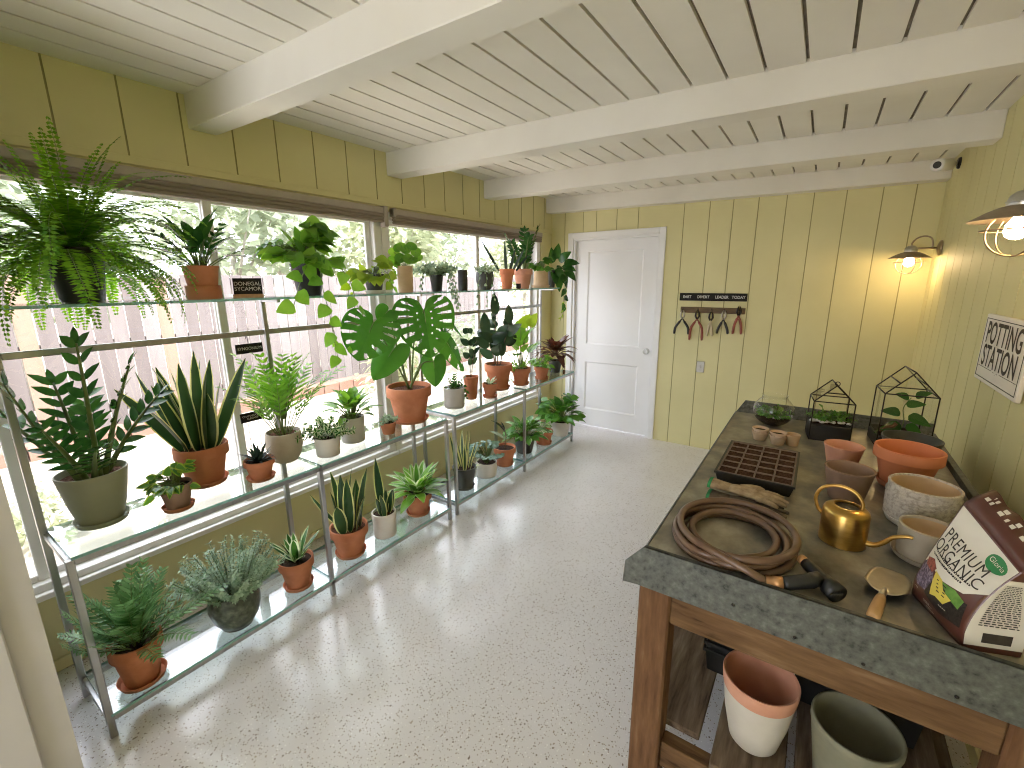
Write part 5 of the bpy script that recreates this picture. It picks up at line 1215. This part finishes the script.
tx('bag_lettering', 'PREMIUM', .45, .735, .037, 'ink', .80, 0, space=1.08); tx('bag_lettering', 'ORGANIC', .46, .615, .038, 'ink', .80, 0, space=1.08)
tx('seal_lettering', 'Gloria', .79, .872, .018, 'bagwhite', .8, 0, .0018)
mb = MB()
def line(u0, u1, v, h, off=.0017):
    a, b, c_, d_ = bagp(u0,v,'f',off), bagp(u1,v,'f',off), bagp(u1,v+h,'f',off), bagp(u0,v+h,'f',off); mb.poly([a,d_,c_,b])
for (v, u0, u1) in ((.555,.12,.80),(.520,.10,.72)):
    u = u0
    while u < u1: w = U(.012,.03); line(u, u+w, v+U(0,.004), .017); u += w+U(.006,.012)
for k in range(4): line(.45+.02*k, .62+.01*k, .395-.03*k, .010)
mb.build('small_print', M['ink'], bg)
mb = MB()
for (v, u0, u1) in ((.10,.30,.42),(.085,.30,.46),(.055,.36,.52),(.14,.08,.13),(.20,.60,.72)):
    u = u0
    while u < u1: w = U(.012,.03); line(u, u+w, v, .010); u += w+.008
mb.build('small_print', M['bagwhite'], bg)
# gusset print
mb = MB()
def gus(t_, v):
    a, b = bagp(1, v, 'f'), bagp(1, v, 'b'); return a.lerp(b, t_)+V((0,-.0012,0))
for r in range(22):
    v = .76-.024*r; t0 = .15
    while t0 < .84: w = min(U(.04,.12), .86-t0); mb.poly([gus(t0,v),gus(t0+w,v),gus(t0+w,v+.011),gus(t0,v+.011)]); t0 += w+.03
mb.poly([gus(.28,.09),gus(.78,.09),gus(.78,.185),gus(.28,.185)]); mb.build('small_print', M['ink'], bg)
# ------------------------------------------------------------ below the bench
tb = thing('plant_tray', 'stack of black plastic trays on the lower shelf at the bench front left', 'tray', (-.105,1.62,SH))
for k in range(3):
    mb = MB(); z = .030*k
    def rg(ix, zz_): return [mb.vert(p) for p in ((-.085+ix,-.15+ix,zz_),(.085-ix,-.15+ix,zz_),(.085-ix,.15-ix,zz_),(-.085+ix,.15-ix,zz_))]
    rs = [rg(.014,z+.001),rg(.004,z+.085),rg(-.004,z+.085),rg(-.004,z+.095),rg(.003,z+.095),rg(.012,z+.006)]
    for p, q in zip(rs, rs[1:]):
        for i in range(4): mb.face((p[i],p[(i+1)%4],q[(i+1)%4],q[i]))
    mb.face(rs[0][::-1]); mb.face(rs[-1]); mb.build('tray', M['black'], tb)
r_ = thing('flower_pot', 'tall terracotta pot dipped in cream paint, on the lower shelf of the workbench', 'flower pot', (-.012,1.300,SH+.0005))
R_, H_ = .100, .225
pr = [(0,0),(R_*.60,0),(R_*.66,.008),(R_*.84,H_*.42),(R_*.955,H_*.80),(R_*.965,H_*.81),(R_*.995,H_*.93),(R_,H_*.985),(R_*.985,H_),(R_*.93,H_*.99),(R_*.90,H_*.8),(R_*.56,.012),(0,.012)]
mb = MB(); mb.lathe(pr, 48, mats=[0,0,0,0,1,1,1,1,1,1,1,1]); sharpen(mb.build('pot', [M['offwhite'], M['terrapink']], r_), 60)
r_ = thing('flower_pot', 'big ribbed grey-green pot on the lower shelf at the bottom edge of the view', 'flower pot', (.212,1.275,SH+.0005))
R_, H_ = .100, .222; pr = [(0,0),(R_*.68,0)]+[(R_*(.70+.27*k/26)+(.0012 if k % 2 else -.0012), .004+(H_-.03)*k/26) for k in range(27)]+[(R_*1.0,H_-.02),(R_*1.0,H_-.004),(R_*.985,H_),(R_*.92,H_-.002),(R_*.90,H_*.8),(R_*.6,.012),(0,.012)]
mb = MB(); mb.lathe(pr, 48); mb.build('pot', M['olive'], r_)
bn = thing('shade_block', 'added black box standing in for shade on the lower shelf behind the ribbed pot', 'shade block', (.235,1.78,SH))  # box added to darken the shelf where only shade lies
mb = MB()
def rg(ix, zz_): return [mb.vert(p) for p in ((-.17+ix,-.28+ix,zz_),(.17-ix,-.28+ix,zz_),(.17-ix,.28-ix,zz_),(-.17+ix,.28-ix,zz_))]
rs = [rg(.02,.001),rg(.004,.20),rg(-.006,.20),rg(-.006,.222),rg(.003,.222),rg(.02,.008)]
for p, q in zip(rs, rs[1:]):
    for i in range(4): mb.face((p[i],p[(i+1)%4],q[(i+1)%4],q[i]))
mb.face(rs[0][::-1]); mb.face(rs[-1]); mb.build('shade_block_body', M['black'], bn)
# ============================================================ THINGS ON THE WALLS
tr = thing('tool_sign', 'black chalk-lettered board above the tool rail on the back wall', 'sign', (-.812,YB,1.443))
mb = MB(); mb.box((-.282,-.018,-.034),(.282,0,.034),0,.002); bd = mb.build('board', M['chalk'], tr)
for (x, s) in ((-.215,'EABT'),(-.075,'DIVERT'),(.08,'LEADER'),(.215,'TODAY')):
    mb = MB(); add_text(mb, s, lambda a, b: (x+a,-.0192,b), .034, sx=.92, offset=.0006); mb.build('chalk_lettering', M['chalkink'], bd)
rl = thing('tool_rail', 'brown wooden rail with hooks for hand tools on the back wall', 'rail', (-.806,YB,1.325))
mb = MB(); mb.box((-.272,-.020,-.026),(.272,0,.026),0,.003); mb.build('rail_board', M['railwood'], rl)
txs = (-.243,-.112,.005,.110,.228)
for x in txs:
    mb = MB(); mb.tube([(x,-.019,.004),(x,-.036,.002),(x,-.046,.008),(x,-.047,.018)], .0028, 8); mb.build('hook', M['wire'], rl)
def pruner(label, x, top, jaw, grip, L_, open_, kind=0):
    t = thing('hand_pruner', label, 'hand tool', (-.806+x, YB-.048, 1.325+top), 0, 'hand tools on the rail')
    t.scale = (1.25,1.0,1.2)
    jc = 'steel' if kind != 2 else 'wire'
    mb = MB()
    for s in (-1,1): mb.tube([(s*.003,.0+.002*s,.062),(s*.010,.002*s,.042),(s*.012,.002*s,.018),(s*.002,.002*s,-.004)], [.004,.010,.012,.010], 8, 0, True, .6)
    mb.build('jaws', M[jaw], t)
    mb = MB(); mb.lathe([(0,0),(.008,0),(.008,.012),(0,.012)], 12); o = mb.build('pivot', M['wire'], t); o.location = (0,.006,0); o.rotation_euler = (pi/2,0,0)
    for s in (-1,1):
        mb = MB(); pts = smooth_path([(-s*.002,.002*s,0),(s*.012*open_,.002*s,-.03),(s*.030*open_,.002*s,-.075),(s*(.030*open_+.006),.002*s,-L_)], 4)
        mb.tube(pts, [.007]*4+[.0125]*(len(pts)-5)+[.009], 8, 0, True, .7); mb.build('grip', M[grip], t)
pruner('hand pruner with wide-open black grips, leftmost tool on the rail', txs[0], -.075, 'steel', 'grip_black', .125, 1.5)
pruner('long shears with red-brown grips, second tool from the left on the rail', txs[1], -.075, 'wire', 'grip_red', .165, 1.25)
pruner('small snips with pale cream grips, middle tool on the rail', txs[2], -.085, 'wire', 'grip_cream', .120, .4)
pruner('pliers with curved black grips, fourth tool from the left on the rail', txs[3], -.070, 'steel', 'grip_black', .110, 1.0)
pruner('pointed snips with dark red grips, rightmost tool on the rail', txs[4], -.030, 'wire', 'grip_red', .140, .7)
# potting station sign
ps = thing('potting_sign', 'cream framed sign reading POTTING STATION on the right wall', 'sign', (XR-.002, 2.475, 1.312), -pi/2)
# local x runs to the near end of the wall (image right), -y faces the room
w2, h2 = .262, .138
mb = MB(); mb.box((-w2,-.020,-h2),(w2,-.004,h2),0,.003); pb = mb.build('sign_board', M['signwhite'], ps)
mb = MB(); i_ = .016; t_ = .0028
for lo, hi in (((-w2+i_,-h2+i_),(w2-i_,-h2+i_+t_)),((-w2+i_,h2-i_-t_),(w2-i_,h2-i_)),((-w2+i_,-h2+i_),(-w2+i_+t_,h2-i_)),((w2-i_-t_,-h2+i_),(w2-i_,h2-i_))): mb.box((lo[0],-.0212,lo[1]),(hi[0],-.0195,hi[1]))
mb.box((-w2+.03,-.0212,-.078),(-.05,-.0195,-.0765)); mb.box((.05,-.0212,-.078),(w2-.03,-.0195,-.0765)); mb.build('border_lines', M['ink'], pb)
for s, z in (('POTTING',.062),('STATION',-.032)):
    mb = MB(); add_text(mb, s, lambda a, b: (a,-.0212,z+b), .122, sx=.80, offset=.0020, space=1.02); mb.build('sign_lettering', M['ink'], pb)
mb = MB(); add_text(mb, 'est. 1952' if False else '~ . ~', lambda a, b: (a,-.0212,-.078+b), .03, sx=1.1); mb.build('sign_flourish', M['ink'], pb)
# lamps: local -x points into the room, z 0 = lower rim of the shade
def lamp(label, x, y, z, s=1.0):
    t = thing('wall_lamp', label, 'wall lamp', (XR, y, z), 0, 'barn wall lamps'); ax = x-XR
    def B_(mb, nm, mt): o = mb.build(nm, M[mt], t); return o
    mb = MB(); mb.lathe([(0,0),(.048,0),(.050,.004),(.047,.012),(.025,.020),(.012,.024),(0,.024)], 28); o = B_(mb, 'wall_plate', 'bronze'); o.location = (0,0,.062); o.rotation_euler = (0,-pi/2,0); sharpen(o)
    mb = MB(); mb.tube([(-.02,0,.062),(ax*.6,0,.062),(ax+.02,0,.062)], .0065, 10)
    mb.tube(smooth_path([(-.045,0,.062),(-.047,0,.095),(-.060,0,.128),(ax*.62,0,.140),(ax+.022,0,.128),(ax,0,.098),(ax,0,.075)], 6), .0050, 10); B_(mb, 'gooseneck_arm', 'bronze')
    mb = MB(); mb.lathe([(.034,.036),(.036,.040),(.035,.056),(.030,.070),(.018,.080),(0,.084)], 28, (ax,0,0)); mb.tube([(ax+.036*cos(a),.036*sin(a),.050) for a in [2*pi*k/24 for k in range(24)]], .0028, 8, 0, False, closed=True); B_(mb, 'cap', 'silver')
    mb = MB(); pr = [(.034,.040),(.050,.036),(.075,.024),(.098,.010),(.114,0),(.1155,.001),(.1155,.003)]; mb.lathe([(a,b) for a,b in pr][:5]+[(.1165,-.002),(.112,-.001),(.097,.006),(.074,.020),(.049,.032),(.030,.037)], 48, (ax,0,0)); B_(mb, 'shade', 'shade')
    mb = MB()
    for a in (.35, .35+pi/2):
        c_, s_ = cos(a), sin(a); n = 20
        mb.tube([(ax+c_*.078*sin(q), s_*.078*sin(q), -.040+.066*cos(q)) for q in [-2.25+4.5*k/n+pi for k in range(n+1)]], .0025, 7)
    mb.tube([(ax+.081*cos(a),.081*sin(a),-.030) for a in [2*pi*k/30 for k in range(30)]], .0025, 7, 0, False, closed=True)
    B_(mb, 'wire_cage', 'bronze')
    mb = MB(); mb.lathe([(0,-.058),(.012,-.056),(.024,-.047),(.0295,-.032),(.027,-.016),(.017,.001),(.0135,.010)], 24, (ax,0,0)); B_(mb, 'bulb', 'bulb')
    mb = MB(); mb.lathe([(.0135,.008),(.0145,.010),(.0145,.036),(.0,.037)], 18, (ax,0,0)); B_(mb, 'socket', 'bronze')
lamp('far barn-style wall lamp, lit, on the right wall near the corner', .468, 4.16, 1.732)
lamp('near barn-style wall lamp, lit, cut by the right edge of the view', .462, 2.02, 1.768)
# security camera
sc_ = thing('security_camera', 'white bullet security camera high in the far right corner', 'camera', (XR, 4.10, 2.300), 0)
mb = MB(); mb.lathe([(0,0),(.034,0),(.034,.008),(.028,.014),(0,.014)], 24); o = mb.build('mount_plate', M['wire'], sc_); o.rotation_euler = (0,-pi/2,0); sharpen(o)
mb = MB(); mb.tube([(-.018,0,0),(-.045,-.02,-.006),(-.062,-.05,-.012)], .011, 10); mb.build('bracket', M['camwhite'], sc_)
a0, a1 = V((-.055,-.02,-.006)), V((-.135,-.215,-.034)); d = (a1-a0).normalized()
mb = MB(); mb.tube([a0, a0+d*.004, a0+d*.01, a1-d*.012, a1-d*.004, a1], [.026,.034,.037,.037,.035,.028], 24); mb.build('camera_body', M['camwhite'], sc_)
mb = MB(); mb.tube([a1-d*.006, a1+d*.0012], [.020,.0200], 20); mb.build('lens', M['black'], sc_)
# ============================================================ LIGHT
w = bpy.data.worlds.new('sky'); sc.world = w; w.use_nodes = True
nt = w.node_tree; bgn = nt.nodes['Background']; bgn.inputs['Color'].default_value = (.93,.95,1.06,1); bgn.inputs['Strength'].default_value = 2.5
sl = bpy.data.lights.new('sun', 'SUN'); sl.energy = 5; sl.angle = .03; sl.color = (1,.95,.87); so_ = bpy.data.objects.new('sun', sl); COL.objects.link(so_)
so_.rotation_euler = V((-.36,.45,-.85)).to_track_quat('-Z','Y').to_euler(); so_.location = (0,0,8)
vs = sc.view_settings; vs.view_transform = 'Standard'; vs.look = 'None'; vs.gamma = 1; vs.use_curve_mapping = False; vs.exposure = 1.5
cy = sc.cycles; cy.use_denoising = True; cy.max_bounces = 14; cy.diffuse_bounces = 6; cy.glossy_bounces = 5; cy.transparent_max_bounces = 24; cy.transmission_bounces = 6
cy.filter_width = 1.1; cy.sample_clamp_indirect = 6; cy.caustics_reflective = False; cy.caustics_refractive = False
# repeats of one kind share a group phrase
GROUPS = {'snake_plant': 'snake plants on the racks', 'zz_plant': 'glossy upright plants on the racks', 'pothos': 'pothos plants on the racks', 'peperomia': 'peperomias on the racks', 'flower_pot': 'empty flower pots at the workbench', 'garden_tree': 'trees beyond the fence', 'garden_bush': 'bushes in the yard', 'chalk_tag': 'chalk plant tags'}
for o in list(COL.objects):
    b_ = o.name.split('.')[0]
    if o.parent is None and b_ in GROUPS and 'group' not in o: o['group'] = GROUPS[b_]
